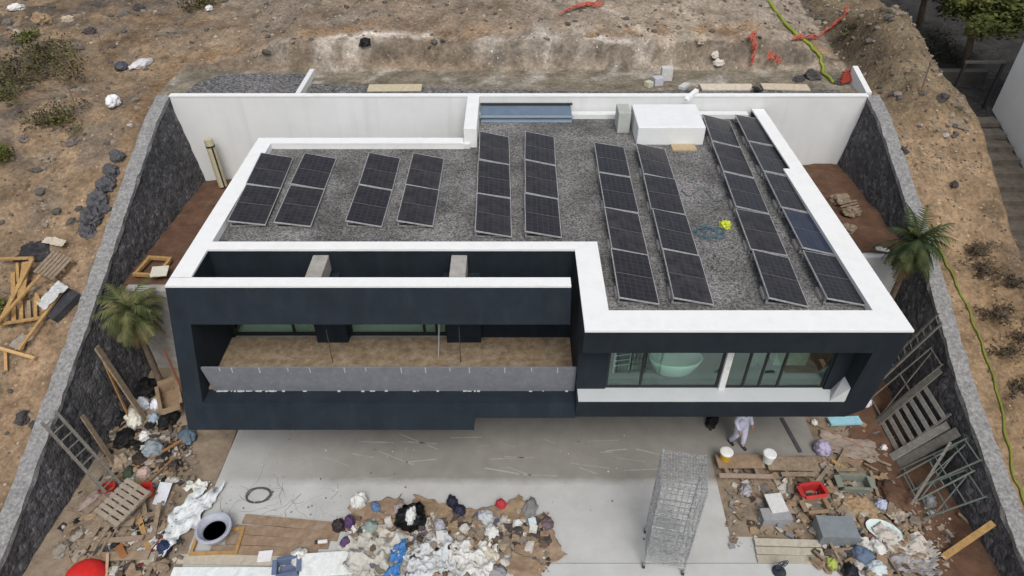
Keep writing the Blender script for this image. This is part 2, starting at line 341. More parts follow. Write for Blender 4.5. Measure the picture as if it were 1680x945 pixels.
def soil_col(x, y):
    n1 = .5+.5*fbm(x, y, .22, 4, 2.2); n2 = .5+.5*fbm(x, y, .9, 3, 7.7)
    tan, brown, grey, pale, orange = (.265, .19, .122), (.15, .106, .07), (.165, .143, .12), (.44, .39, .33), (.22, .135, .07)
    if y > 23.6 and abs(x) < 13.2:
        c = mixc((.16, .14, .105), (.27, .235, .18), n2)
        c = mixc(c, (.40, .37, .32), sstep(.58, .68, .5+.5*fbm(x, y, .7, 3, 21.0))*sstep(24.6, 25.2, y)*.7)
        if y > 26.4:
            led = 26.6+.35*noise.noise(Vector((x*.35, 3.1, 0)))+.3*noise.noise(Vector((x*1.1, 9, 0)))
            c = mixc(mixc(tan, grey, n1), brown, sstep(.5, .8, n2)*.6)
            c = mixc(c, (.30, .26, .21), sstep(-1, 5, x)*.55)
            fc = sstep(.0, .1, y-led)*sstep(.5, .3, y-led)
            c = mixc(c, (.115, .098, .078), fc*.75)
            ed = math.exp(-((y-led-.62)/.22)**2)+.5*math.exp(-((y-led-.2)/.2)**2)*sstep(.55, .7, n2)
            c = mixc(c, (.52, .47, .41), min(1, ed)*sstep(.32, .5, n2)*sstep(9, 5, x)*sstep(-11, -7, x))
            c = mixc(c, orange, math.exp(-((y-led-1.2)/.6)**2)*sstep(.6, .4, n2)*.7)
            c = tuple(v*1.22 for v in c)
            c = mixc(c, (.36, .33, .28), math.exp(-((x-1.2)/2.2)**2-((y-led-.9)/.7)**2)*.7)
            # pale trodden path running down to the right
            px_ = 4.0+(29.5-y)*.75; c = mixc(c, (.46, .39, .31), math.exp(-((x-px_-.25*noise.noise(Vector((y*.8, 0, 0))))/.3)**2)*.9)
    elif x <= -12.5:
        c = mixc(tan, brown, sstep(.35, .75, n1)); c = mixc(c, grey, sstep(.45, .7, n2)*.55)
        c = mixc(c, (.30, .205, .125), math.exp(-((x+13.7)/.8)**2)*sstep(22, 16, y)*.7)
        c = mixc(c, orange, math.exp(-((x+13.3)/.5)**2-((y-25)/3)**2)*.8)
        c = mixc(c, (.10, .085, .07), sstep(-17, -19.5, x)*sstep(.3, .6, n2)*.8)
    elif x >= 12.5:
        xc = interp([(-5, 17.4), (12, 16.4), (18, 15.9), (22, 16.6), (25, 16.9), (29, 17.2), (40, 17.8)], y)
        c = mixc((.33, .24, .155), (.24, .16, .09), n1)
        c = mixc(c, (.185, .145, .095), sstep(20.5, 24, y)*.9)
        c = mixc(c, (.085, .068, .05), math.exp(-((x-13.5)/.45)**2)*sstep(24, 27, y)*.8)  # shading of the heap's steep left side, painted into the soil colour
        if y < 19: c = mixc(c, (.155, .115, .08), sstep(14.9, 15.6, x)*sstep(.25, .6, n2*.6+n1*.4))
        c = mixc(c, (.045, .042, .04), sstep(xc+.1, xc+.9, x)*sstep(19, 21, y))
    else: c = tan
    return c

# ------------------------------------------------------------------ the ground outside the plot
def frange(a, b, s):
    n = int(round((b-a)/s)); return [a+(b-a)*i/n for i in range(n+1)]
PX0, PX1, PYB = -12.7, 12.7, 23.5
xs = [-400, -200, -100, -60, -40, -32]+frange(-27, -12.7, .18)+frange(-12.7, 12.7, .22)[1:]+frange(12.7, 24, .18)[1:]+[28, 35, 45, 70, 120, 220, 400]
ys = [-200, -100, -50, -25, -12, -5]+frange(0, 23.5, .2)+frange(23.5, 40, .16)[1:]+[42, 45, 50, 60, 80, 120, 200, 400]
vid = {}; mb = MB(); cols = []
for j, y in enumerate(ys):
    for i, x in enumerate(xs):
        xx = x+splay(y)*max(0, 1-(x-12.7)/6) if x >= 12.69 else x
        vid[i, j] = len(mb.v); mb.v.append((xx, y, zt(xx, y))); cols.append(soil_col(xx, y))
for j in range(len(ys)-1):
    for i in range(len(xs)-1):
        cx_, cy_ = (xs[i]+xs[i+1])/2, (ys[j]+ys[j+1])/2
        if PX0 < cx_ < PX1 and cy_ < PYB: continue
        mb.f.append((vid[i, j], vid[i+1, j], vid[i+1, j+1], vid[i, j+1]))
terrain = mb.build('terrain', M_soil, smooth=True); tag(terrain, kind='structure')
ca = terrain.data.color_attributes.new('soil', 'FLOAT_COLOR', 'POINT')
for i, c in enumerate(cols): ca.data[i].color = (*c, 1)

# court dirt, concrete, terraces
def sheet_poly(name, poly, z, m, th=.06, kind='structure'):
    o = MB().prism(poly, z-th, z).build(name, m); tag(o, kind=kind); return o
def bumpy(name, x0, x1, y0, y1, zf, m, s=.2, amp=.06):
    g = MB(); nx, ny = max(2, int((x1-x0)/s)), max(2, int((y1-y0)/s))
    for j in range(ny+1):
        for i in range(nx+1):
            x, y = lerp(x0, x1, i/nx), lerp(y0, y1, j/ny); g.v.append((x, y, zf(x, y)+amp*fbm(x, y, 1.4, 4, 3.3)))
    for j in range(ny):
        for i in range(nx): g.f.append((j*(nx+1)+i, j*(nx+1)+i+1, (j+1)*(nx+1)+i+1, (j+1)*(nx+1)+i))
    o = g.build(name, m, smooth=True); tag(o, kind='structure'); return o
sheet_poly('court_ground', [(-12.6, -45), (12.6, -45), (12.6, 17), (-12.6, 17)], -.09, M_dirt)
bumpy('left_dirt', -12.5, -8.42, 3, 16.2, lambda x, y: .0+.12*sstep(-9, -11.5, x), M_dirt, amp=.05)
bumpy('right_dirt', 9.1, 12.75, 3, 17.6, lambda x, y: .0+.1*sstep(9.5, 11.5, x), M_redd, amp=.05)
bumpy('right_tan_dirt', 9.1, 11.0, 3, 14.3, lambda x, y: .03-.12*sstep(10.4, 11.0, x+.5*noise.noise(Vector((y*.8, 2, 0)))), M_dirt, amp=.05)
bumpy('left_terrace', -12.45, -8.3, 16.2, 23.45, lambda x, y: 3.05, M_redd, amp=.07)
bumpy('right_terrace', 9.0, 12.85, 17.6, 23.45, lambda x, y: 3.75, M_redd, amp=.1)
sheet_poly('rear_terrace', [(-8.3, 20.9), (-1.2, 20.9), (-1.2, 23.45), (-8.3, 23.45)], 3.0, M_rawc)
YS = 11.62
sheet_poly('concrete_slab', [(-8.6, 3), (9.1, 3), (9.1, 9.2), (-8.45, 9.2)], .02, M_concrete, .1)
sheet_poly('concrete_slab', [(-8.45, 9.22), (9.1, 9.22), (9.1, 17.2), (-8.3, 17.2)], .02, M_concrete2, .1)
sheet_poly('gravel_strip', [(-12.2, 23.62), (-7.95, 23.62), (-7.95, 26.05), (-11.2, 26.1), (-12.0, 25.2)], 6.262, M_gravel2)
sheet_poly('gravel_strip', [(-7.6, 23.62), (12.2, 23.62), (12.2, 24.5), (9, 24.7), (4, 24.35), (-2, 24.6), (-5, 24.9), (-7.6, 25.1)], 6.262, M_gravel2)

# ------------------------------------------------------------------ boundary walls
def retaining(name, sgn, label, y0=-6, y1=23.6):
    t = thing(name, label, 'wall', (sgn*12.3, (y0+y1)/2, 0))
    ysx = frange(y0, y1, .25); a = MB(); c = MB(); ox, oy = sgn*12.3, (y0+y1)/2
    SP = splay if sgn > 0 else (lambda y: 0)
    yf = frange(y0, y1, .11); NZ = 26
    for y in yf:
        h = interp(WALLTOP, y); bx = 12.4-.13*h*.92
        for k in range(NZ+1):
            f = k/NZ; z = lerp(-.2, h-.12, f); q = noise.voronoi(Vector((y*2.6, z*2.6, sgn*5.0)))[0]
            bul = min(.05, (q[1]-q[0])*.09)+.02*noise.noise(Vector((y*.8, z*.8, 2)))
            a.v.append((sgn*(lerp(bx, 12.42, f)-bul+SP(y))-ox, y-oy, z))
        a.v.append((sgn*(12.8+SP(y))-ox, y-oy, h-.12)); a.v.append((sgn*(12.8+SP(y))-ox, y-oy, -.2))
    M_ = NZ+3
    for i in range(len(yf)-1):
        for k in range(M_):
            q = (i*M_+k, i*M_+(k+1) % M_, (i+1)*M_+(k+1) % M_, (i+1)*M_+k); a.f.append(q if sgn > 0 else q[::-1])
    for e in (0, len(yf)-1): a.f.append(tuple(e*M_+k for k in range(M_)))
    a.build('rubble_face', M_rubble, t)
    for i, y in enumerate(ysx):
        h = interp(WALLTOP, y)
        for k in range(4):
            jx = .07*noise.noise(Vector((y*2.2, k*7, sgn))); jz = .05*noise.noise(Vector((y*2.7, k*3+20, sgn)))
            x = (12.37, 12.37, 12.84, 12.84)[k]+jx; z = h+(-.16, 0, 0, -.16)[k]+(jz if k in (1, 2) else 0)
            c.v.append((sgn*(x+SP(y))-ox, y-oy, z))
    for i in range(len(ysx)-1):
        for k in range(4):
            q = (i*4+k, (i+1)*4+k, (i+1)*4+(k+1) % 4, i*4+(k+1) % 4); c.f.append(q if sgn > 0 else q[::-1])
    for e in (0, len(ysx)-1): c.f.append(tuple(e*4+k for k in range(4)))
    c.build('cap', M_cap, t)
retaining('retaining_wall', -1, 'dark basalt rubble retaining wall with pale cap on the left of the plot')
retaining('retaining_wall', 1, 'dark basalt rubble retaining wall with grey cap on the right, ladders leaning on it')
# back wall
t = thing('boundary_wall', 'long white painted wall across the back of the plot behind the roof', 'wall', (0, 23.6, 0))
MB().box(-12.35, 12.85, -.1, .1, 2.5, 6.42).build('wall_face', M_wallwhite, t)
MB().box(-12.37, 12.86, -.115, .115, 6.42, 6.47).build('coping', M_white, t)
o = MB().box(-.09, .09, 0, 2.3, -.6, .28).build('wing_wall', M_wallwhite, loc=(-7.77, 23.73, 6.2)); tag(o, 'short white stub wall running back beside the gravel bed, upper left', 'wall')
o = MB().hexa([(-.1, 0, -1), (.1, 0, -1), (.1, 1.6, -1), (-.1, 1.6, -1), (-.1, 0, .25), (.1, 0, .25), (.1, 1.6, .62), (-.1, 1.6, .62)]).build('wing_wall', M_wallwhite, loc=(12.95, 23.72, 6.25)); tag(o, 'short white stub wall at the back right corner next to the spoil heap', 'wall')
o = MB().box(-1.6, 1.75, -.16, .16, -3.3, 0).build('cross_wall', M_rawc, loc=(-10.2, 16.25, 3.42)); tag(o, 'pale concrete cross wall holding up the left side passage, behind the palm', 'wall')
o = MB().box(-1.55, 1.75, -.3, .3, -3.6, 0).build('cross_wall', M_wallwhite, loc=(10.7, 17.7, 3.72)); tag(o, 'whitish cross wall between the house and the right retaining wall', 'wall')

# ------------------------------------------------------------------ the house
house = thing('modern_house', 'flat roofed navy and white house with a gravel roof full of solar panels', 'house', (0, 16, 0))
HO = Vector((0, 16, 0))
def hp(mb_, name, m, parent=None, bevel=0, smooth=False):
    mb_.v = [(v[0]-HO.x, v[1]-HO.y, v[2]-HO.z) for v in mb_.v]
    return mb_.build(name, m, parent or house, bevel=bevel, smooth=smooth)
XL, XR = -8.55, 9.15
def yl(z): return 13.13-.386*(6-z)     # raked front plane, left half
def yr(z): return 11.5+.106*(6-z)      # raked front plane, right half
def slab(mb_, x0, x1, z0, z1, yf, yb):  # box with a raked front
    return mb_.hexa([(x0, yf(z0), z0), (x1, yf(z0), z0), (x1, yb, z0), (x0, yb, z0), (x0, yf(z1), z1), (x1, yf(z1), z1), (x1, yb, z1), (x0, yb, z1)])
ZC = 5.94   # underside of the white coping
# walls (navy)
n = MB()
slab(n, XL, -8.06, 2.27, ZC, yl, 14.9)                                   # left fin
n.box(XL, -8.06, 14.9, 21.1, 2.6, ZC)                                    # left side wall
slab(n, -8.06, 1.46, 5.045, ZC, yl, 13.45)                               # front beam
n.box(-8.06, 1.66, 14.69, 14.99, 5.045, ZC)                              # wall behind the open void
slab(n, 1.66, XR, 5.2, ZC, yr, 12.2)                                     # right lintel
n.box(1.66, 2.1, 12.5, 14.99, 3.1, ZC); n.box(1.66, 2.1, 12.2, 12.5, 5.2, ZC); n.box(2.1, 8.52, 12.2, 12.5, 5.2, 5.6)                                   # left cheek of the right block
n.box(1.66, 2.42, 12.2, 12.5, 3.1, 5.2)                                  # pier left of the right window
slab(n, 8.52, XR, 3.27, 5.2, yr, 14)                                     # right cheek
n.box(8.52, XR, 14, 19, 2.6, ZC); n.box(8.73, XR, 19, 23.4, 2.6, ZC)
n.hexa([(8.1, 12.18, 3.27), (8.52, 12.18, 3.27), (8.52, 12.5, 3.27), (8.1, 12.5, 3.27), (8.1, 12.18, 5.2), (8.52, 12.18, 5.2), (8.52, 12.5, 5.2), (8.1, 12.5, 5.2)])
# lower bands
slab(n, -8.06, -1.0, 2.27, 3.0, yl, 14.4); slab(n, -1.0, 1.66, 2.6, 3.0, yl, 14.4)
n.add([(1.66, yr(2.6), 2.6), (8.75, yr(2.6), 2.6), (XR, yr(2.9), 2.92), (XR, yr(3.27), 3.265), (1.66, yr(3.27), 3.265),
       (1.66, 12.6, 2.6), (8.75, 12.6, 2.6), (XR, 12.6, 2.92), (XR, 12.6, 3.265), (1.66, 12.6, 3.265)],
      [(0, 1, 2, 3, 4), (9, 8, 7, 6, 5), (0, 5, 6, 1), (1, 6, 7, 2), (2, 7, 8, 3), (3, 8, 9, 4), (4, 9, 5, 0)])
n.box(-.88, 1.66, 14.42, 14.69, 3.0, 5.045)                              # plain wall at the right of the balcony
for x0, x1 in ((-5.54, -4.66), (-1.85, -.88)): n.box(x0, x1, 14.2, 14.69, 3.0, 5.2)
hp(n, 'facade', M_navy)
g = MB().box(-8.1, 9.0, 15.6, 21.0, 0.0, 2.6); hp(g, 'ground_floor_wall', M_navy)
s_ = MB().box(-8.0, 8.5, 14.42, 20.9, 2.62, 3.0); s_.box(1.7, 8.5, 12.62, 14.42, 2.62, 3.1); hp(s_, 'floor_slab', M_rawc)
# back walls of upper storey and interior
b_ = MB(); b_.box(-8.06, -1.4, 20.75, 21.1, 2.6, ZC); b_.box(-1.4, 8.52, 23.05, 23.35, 2.6, ZC); hp(b_, 'rear_wall', M_wallwhite)
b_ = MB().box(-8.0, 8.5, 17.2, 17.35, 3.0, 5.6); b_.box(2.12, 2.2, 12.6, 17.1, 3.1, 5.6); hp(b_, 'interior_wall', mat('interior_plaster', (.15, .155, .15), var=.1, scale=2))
hp(MB().box(2.21, 8.5, 12.45, 17.19, 3.101, 3.108), 'interior_floor', mat('dark_floor_tile', (.05, .055, .055), var=.2, scale=1.5, rough=.4))
hp(MB().box(-7.9, 2.1, 14.72, 17.19, 3.001, 3.01), 'interior_floor', mat('pale_floor_tile', (.62, .62, .58), var=.1, scale=1.5, rough=.5))
# roof deck under the gravel
r_ = MB().box(-8.06, 1.66, 14.99, 20.75, 5.6, 5.78); r_.box(2.1, 8.52, 12.2, 20.75, 5.6, 5.78); r_.box(1.66, 2.1, 14.99, 20.75, 5.6, 5.78); r_.box(-1.4, 8.52, 20.75, 23.05, 5.6, 5.78); r_.box(8.52, 8.73, 19, 23.05, 5.6, 5.78)
hp(r_, 'gravel_roof', M_gravel)
# white coping: one outline piece each, butted
w_ = MB()
for q in ((XL, -8.03, 13.45, 20.72), (XL, -1.62, 20.72, 21.12), (XL, 1.46, yl(6)-.01, 13.46), (-8.03, 1.66, 14.66, 15.02), (1.66, 2.28, 12.2, 15.02), (1.66, XR+.01, yr(6)-.01, 12.2), (8.5, XR+.01, 12.2, 19.0), (8.72, XR+.01, 19.0, 23.42)):
    w_.box(q[0], q[1], q[2], q[3], ZC+.002, 6.0)
for q in ((-8.05, -8.03, 15.02, 20.7), (-8.03, -1.62, 20.72, 20.74), (2.25, 2.28, 12.83, 15.0), (2.3, 8.48, 12.18, 12.2), (8.5, 8.515, 12.25, 19)):
    pass
hp(w_, 'coping', M_white)
# inner upstands (white, above gravel)
u_ = MB(); u_.box(-8.06, -8.031, 15.0, 20.75, 5.78, ZC); u_.box(-8.03, -1.62, 20.73, 20.75, 5.78, ZC); u_.box(2.1, 2.27, 12.21, 15.0, 5.79, ZC); u_.box(8.505, 8.52, 12.21, 19, 5.79, ZC)
u_.box(2.27, 8.505, 12.201, 12.215, 5.79, ZC-.001); u_.box(-8.03, 2.1, 14.991, 15.01, 5.79, ZC-.001)
hp(u_, 'upstand', M_white)
# wall stub from the roof to the back wall
hp(MB().box(-1.60, -1.17, 20.85, 23.48, 5.6, 6.46), 'roof_fin', M_white, bevel=.01)
# pergola beams across the void
for xc in (-5.08, -1.40):
    hp(MB().box(xc-.21, xc+.21, 13.45, 14.69, 5.3, 5.8), 'concrete_beam', M_rawc, bevel=.02)
# balcony
hp(MB().box(-8.06, 1.66, 12.46, 14.42, 3.0, 3.06), 'balcony_floor', M_balc)
bp_ = hp(MB().hexa([(-7.9, 12.40, 3.0), (1.655, 12.40, 3.0), (1.655, 12.46, 3.0), (-7.9, 12.46, 3.0), (-8.0, 12.36, 3.9), (1.655, 12.36, 3.9), (1.655, 12.42, 3.9), (-8.0, 12.42, 3.9)]), 'balcony_parapet', M_rail)
tk = MB()
for i, px_ in enumerate((360, 380, 425, 472, 508, 565, 600, 658, 698, 738, 770, 828, 872, 915)):
    x = (px_-840)/(1033*.779)*12.6
    tk.box(x-.015, x+.015, 12.345, 12.362, 3.74+.06*(i % 3 == 0), 3.92)
tk.v = [(v[0], v[1]-16, v[2]) for v in tk.v]; tk.build('strap', C(170, 170, 172), bp_)
sp_ = MB()
for i in range(60):
    x = random.uniform(-8, 1.6) if i > 28 else random.uniform(-7.95, -6.4)
    sp_.box(x, x+random.uniform(.02, .1), 12.38-random.random()*.02, 12.40, 3.002, 3.006+random.random()*.02)
sp_.v = [(v[0], v[1]-16, v[2]) for v in sp_.v]; sp_.build('mortar_splash', C(190, 192, 188), bp_)
for x_, zt_ in ((-4.95, 4.3), (-1.42, 4.4)):
    hp(MB().cyl((x_, 13.4, 3.06), (x_+.02, 13.4, zt_), .012, n=6), 'steel_rod', M_rustmesh)
hp(MB().cyl((-2.05, 13.6, 3.06), (-1.93, 14.1, 5.0), .02, n=7), 'steel_rod', mat('pale_rod', (.4, .4, .4)))
# balcony windows
def window(x0, x1, y, z0, z1, mulls, frame_m=M_dark, wfr=.07, post=None):
    f = MB(); f.box(x0, x1, y, y+.08, z0, z0+wfr); f.box(x0, x1, y, y+.08, z1-wfr, z1)
    for x in [x0, x1-wfr]+mulls: f.box(x, x+wfr, y+.002, y+.078, z0+wfr, z1-wfr)
    fr = hp(f, 'window', frame_m)
    p = MB().box(x0+.02, x1-.02, y+.03, y+.045, z0+.02, z1-.02); p.v = [(v[0], v[1]-16, v[2]) for v in p.v]; p.build('pane', M_glass, fr)
    return fr
window(-8.04, -5.54, 14.5, 3.06, 5.04, [-6.3])
window(-4.66, -1.85, 14.5, 3.06, 5.04, [-2.55, -2.2])
# right window
window(2.42, 5.36, 12.24, 3.28, 5.2, [3.30], wfr=.06)
window(5.52, 8.1, 12.24, 3.28, 5.2, [5.98, 6.40, 6.88], wfr=.05)
hp(MB().box(5.36, 5.52, 12.16, 12.4, 3.28, 5.2), 'window_post', C(215, 218, 215))
sl = MB().hexa([(1.7, yr(3.3)-.004, 3.268), (8.5, yr(3.3)-.004, 3.268), (8.5, 12.24, 3.268), (1.7, 12.24, 3.268), (1.7, yr(3.3)-.004, 3.30), (8.5, yr(3.3)-.004, 3.30), (8.5, 12.24, 3.30), (1.7, 12.24, 3.30)])
sl.add([(8.12, yr(3.3)-.004, 3.3), (8.515, yr(3.3)-.004, 3.3), (8.515, yr(3.3)-.004, 3.78), (8.3, 12.2, 3.3), (8.515, 12.2, 3.3), (8.515, 12.2, 3.78)],
       [(0, 1, 2), (5, 4, 3), (0, 2, 5, 3), (1, 4, 5, 2), (0, 3, 4, 1)])
hp(sl, 'window_sill', mat('white_sill', (.54, .57, .58), var=.05, scale=3, rough=.7, dirt=.25, dcol=(.4, .38, .35)))
# roof access box, flue block, blue metal flashing
rb = MB().hexa([(4.2, 21.0, 5.78), (6.45, 21.0, 5.78), (6.45, 22.72, 5.78), (4.2, 22.72, 5.78), (4.2, 21.0, 6.44), (6.45, 21.0, 6.44), (6.45, 22.72, 6.5), (4.2, 22.72, 6.5)])
rbo = hp(rb, 'roof_hatch_box', mat('cool_white_render', (.74, .76, .76), var=.04, scale=3, rough=.85, dirt=.15, dcol=(.5, .48, .45), dscale=2), bevel=.03)
vp_ = MB().obox((6.3, 22.9-16, 6.75), (.55, .16, .1), Matrix.Rotation(R(35), 3, 'Z')@Matrix.Rotation(R(-25), 3, 'Y')); vp_.build('vent_spout', M_white, rbo)
hp(MB().box(3.66, 4.08, 21.92, 22.7, 5.78, 6.52), 'flue_block', mat('grey_green_render', (.44, .46, .43), var=.08, scale=4, dirt=.3), bevel=.015)
M_bm = mat('blue_grey_metal', (.16, .22, .29), var=.12, scale=3, rough=.45, metal=.4)
fl = MB().hexa([(-1.12, 22.75, 5.79), (2.15, 22.75, 5.79), (2.15, 23.4, 5.79), (-1.12, 23.4, 5.79), (-1.12, 22.85, 5.98), (2.15, 22.85, 5.98), (2.1, 23.4, 6.2), (-1.12, 23.4, 6.2)])
flo = hp(fl, 'metal_flashing', M_bm)
q = MB().box(-1.14, 2.18, 22.70-16, 22.86-16, 5.982, 6.0); q.build('flashing_lip', mat('pale_metal', (.36, .42, .48), var=.1, scale=4, rough=.4, metal=.4), flo)
q = MB().box(-1.14, 2.18, 23.3-16, 23.44-16, 6.2, 6.225); q.build('flashing_lip', M_dark, flo)
hp(MB().box(5.35, 6.15, 20.55, 20.98, 5.785, 5.84), 'sand_pad', C(178, 160, 128))

# ------------------------------------------------------------------ solar panels
PW, PL, TILT = 1.02, 1.985, R(11)
def make_panel():
    t = thing('solar_panel', '', 'solar panel')
    rot = Matrix.Rotation(TILT, 3, 'Y'); zc = .17
    def tilt(b): b.v = [tuple(rot@Vector(v)+Vector((0, 0, zc))) for v in b.v]; return b
    e = .016
    f = MB(); f.box(-PW/2, -PW/2+e, -PL/2, PL/2, -.035, .006); f.box(PW/2-e, PW/2, -PL/2, PL/2, -.035, .006)
    f.box(-PW/2+e, PW/2-e, -PL/2, -PL/2+e, -.035, .0055); f.box(-PW/2+e, PW/2-e, PL/2-e, PL/2, -.035, .0055)
    tilt(f).build('frame', M_alu, t)
    g_ = MB().box(-PW/2+e, PW/2-e, -PL/2+e, PL/2-e, -.012, 0)
    gl = MB(); gl.v = g_.v; gl.f = g_.f
    go = gl.build('cell_glass', M_pv, t, loc=(0, 0, zc), rot=(0, TILT, 0))
    l = MB().box(-PW/2+.05, PW/2-.05, -.008, .008, 0, .002); l.build('centre_line', mat('cell_gap', (.14, .14, .14), var=.1), go)
    for yy in (-PL/2+.1, PL/2-.1):
        s = MB(); x0, x1 = -PW/2+.03, PW/2-.05
        s.bar((x0, yy, zc+.065), (x0, yy, .0), .04, .04); s.bar((x0, yy, .02), (x1, yy, .02), .04, .04)
        s.build('support', M_galv, t)
    bk = MB().box(-PW/2-.02, -PW/2+.16, -PL/2+.25, -PL/2+.65, 0, .1); bk.build('ballast_block', M_rawc, t)
    return t
ROWS = [  # near-left px, far-left px, count, extra shift
    ((374, 362), (428, 250), 2), ((449, 363), (499, 250), 2), ((566, 362), (606, 250), 2), ((651, 362), (677, 250), 2),
    ((779, 379), (787, 215), 3), ((861, 379), (861, 215), 3), ((1015, 488), (975, 232), 4), ((1106, 488), (1043, 235), 4),
    ((1262, 491), (1152, 187), 5), ((1358, 491), (1206, 187), 5)]
ORD = ['first', 'second', 'third', 'fourth', 'fifth', 'sixth', 'seventh', 'eighth', 'ninth', 'tenth']
RN = ['leftmost row', 'second row from the left', 'third row from the left', 'fourth row from the left', 'fifth row from the left',
      'fifth row from the right', 'row before the grey flue block', 'row before the white roof box', 'second row from the right', 'rightmost row']
proto = make_panel(); first = True
for ri, (nl, fl_, cnt) in enumerate(ROWS):
    a, b = P(*nl, 6.07), P(*fl_, 6.07); d = (b-a); L_ = d.length; d.normalize(); side = Vector((d.y, -d.x, 0)); step = L_/cnt
    rz = math.atan2(d.y, d.x)-math.pi/2
    for k in range(cnt):
        o = proto if first else copy_tree(proto); first = False
        c = a+d*(step*(k+.5))+side*(PW/2*.98)
        o.location = (c.x, c.y, 5.782+random.uniform(0, .02)); o.rotation_euler = (random.uniform(-.012, .012), random.uniform(-.035, .035), rz+random.uniform(-.014, .014))
        if cnt == 2: pos = ('nearer', 'farther')[k]+' one'
        else: pos = ('nearest one' if k == 0 else 'farthest one' if k == cnt-1 else ORD[k]+' from the near end')
        lab = 'black solar panel, %s in the %s' % (pos, RN[ri])
        if ri == 9 and k == 1:
            lab = 'solar panel with bluer glass than the others, in the rightmost row'
            for ch in o.children:
                if ch.name.startswith('cell_glass'): ch.data = ch.data.copy(); ch.data.materials[0] = M_pvb
        tag(o, lab, 'solar panel', 'solar panels on the gravel roof')
def on_roof(px, py): return P(px, py, 5.8)
h = MB(); cpts = []
for i in range(70):
    a = i*.5; c = on_roof(1163, 383); r = .28+.10*math.sin(i*1.7)
    cpts.append((c.x+r*1.1*math.cos(a)+.15*math.sin(i*.31), c.y+r*math.sin(a), 5.80+.012*(i % 5)))
h.tube(cpts, .009, 5); tag(h.build('blue_cable', C(70, 108, 122), smooth=True), 'loose coil of blue cable on the gravel between the panel rows', 'cable')
h = MB(); h.tube([tuple(on_roof(1118+i*8, 312+9*math.sin(i*1.1)+i*1.5)+Vector((0, 0, .02))) for i in range(10)], .012, 5)
tag(h.build('blue_cable', C(70, 105, 120), smooth=True), 'thin straggling blue cable on the gravel behind the coil', 'cable')

# ------------------------------------------------------------------ small-object builders

def crumple(name, label, cat, loc, size, m, amp=.28, seed=None, rotz=None, group=None, freq=2.2):
    seed = random.random()*100 if seed is None else seed
    bm = bmesh.new(); bmesh.ops.create_icosphere(bm, subdivisions=4, radius=1)
    for v in bm.verts:
        d = v.co.normalized(); nn = noise.fractal(d*freq+Vector((seed, 0, 0)), 1.0, 2.0, 3); rg = abs(noise.noise(d*freq*2.3+Vector((0, seed, 0))))
        v.co = d*(1+amp*nn-amp*.8*rg)
        if v.co.z < -.35: v.co.z = -.35
        v.co.z += .35; v.co = Vector((v.co.x*size[0]/2, v.co.y*size[1]/2, v.co.z*size[2]/1.35))
    me = bpy.data.meshes.new(name); bm.to_mesh(me); bm.free(); me.materials.append(m)
    o = bpy.data.objects.new(name, me); COL.objects.link(o); o.location = loc; o.rotation_euler = (0, 0, random.uniform(0, 6) if rotz is None else rotz)
    for p in me.polygons: p.use_smooth = True
    return tag(o, label, cat, group)
def sheet(name, label, cat, loc, w, l, m, hgt=.12, rotz=0, ragged=.12, seed=None, group=None, tilt=(0, 0), th=.008, fold=1.6):
    seed = random.random()*100 if seed is None else seed
    n = 34; g = MB()
    for j in range(n+1):
        for i in range(n+1):
            u, v = i/n-.5, j/n-.5
            sx = 1+ragged*noise.noise(Vector((v*5+seed, 0, 2)))*2*abs(u)*2; sy = 1+ragged*noise.noise(Vector((u*5+seed, 5, 0)))*4*abs(v)
            x, y = u*w*sx, v*l*sy
            nn_ = noise.fractal(Vector((x*fold*1.5, y*fold*1.5, seed)), .8, 2.1, 5); z = hgt*(.35+.75*nn_+.35*(1-abs(noise.noise(Vector((x*fold*3.2, y*fold*3.2, seed+9))))*2.0)); z = max(z, .01)+.02
            g.v.append((x, y, z))
    for j in range(n):
        for i in range(n): g.f.append((j*(n+1)+i, j*(n+1)+i+1, (j+1)*(n+1)+i+1, (j+1)*(n+1)+i))
    o = g.build(name, m, smooth=True, loc=loc, rot=(tilt[0], tilt[1], rotz))
    so_ = o.modifiers.new('thick', 'SOLIDIFY'); so_.thickness = th
    return tag(o, label, cat, group)
def slabobj(name, label, cat, loc, size, m, rot=(0, 0, 0), group=None, bevel=.006):
    o = MB().obox((0, 0, size[2]/2), size).build(name, m, loc=loc, rot=rot, bevel=bevel); return tag(o, label, cat, group)
def plank(label, a, b, m=M_wood, wd=.11, th=.035, name='timber_plank', group=None, up=(0, 0, 1)):
    a, b = Vector(a), Vector(b); c = (a+b)/2
    o = MB().bar(a-c, b-c, wd, th, up).build(name, m, loc=c, bevel=.004); return tag(o, label, 'plank', group)
def carton(label, loc, size, rotz=0, m=M_card, name='cardboard_box', cat='box', open_=True):
    t = thing(name, label, cat, loc, rotz); x, y, z = size; e = .012; b = MB()
    b.box(-x/2, x/2, -y/2, y/2, 0, e); b.box(-x/2, -x/2+e, -y/2, y/2, e, z); b.box(x/2-e, x/2, -y/2, y/2, e, z)
    b.box(-x/2+e, x/2-e, -y/2, -y/2+e, e, z); b.box(-x/2+e, x/2-e, y/2-e, y/2, e, z); b.build('carton', m, t)
    if open_:
        for s in (-1, 1):
            MB().bar((s*x/2, 0, z), (s*(x/2+.2*x), 0, z-.06+.1*random.random()), y, .01).build('flap', m, t)
            MB().bar((0, s*y/2, z), (0, s*(y/2+.22*y), z-.08+.1*random.random()), x, .01).build('flap', m, t)
    else: MB().box(-x/2-.004, x/2+.004, -y/2-.004, y/2+.004, z, z+.02).build('lid', m, t)
    return t
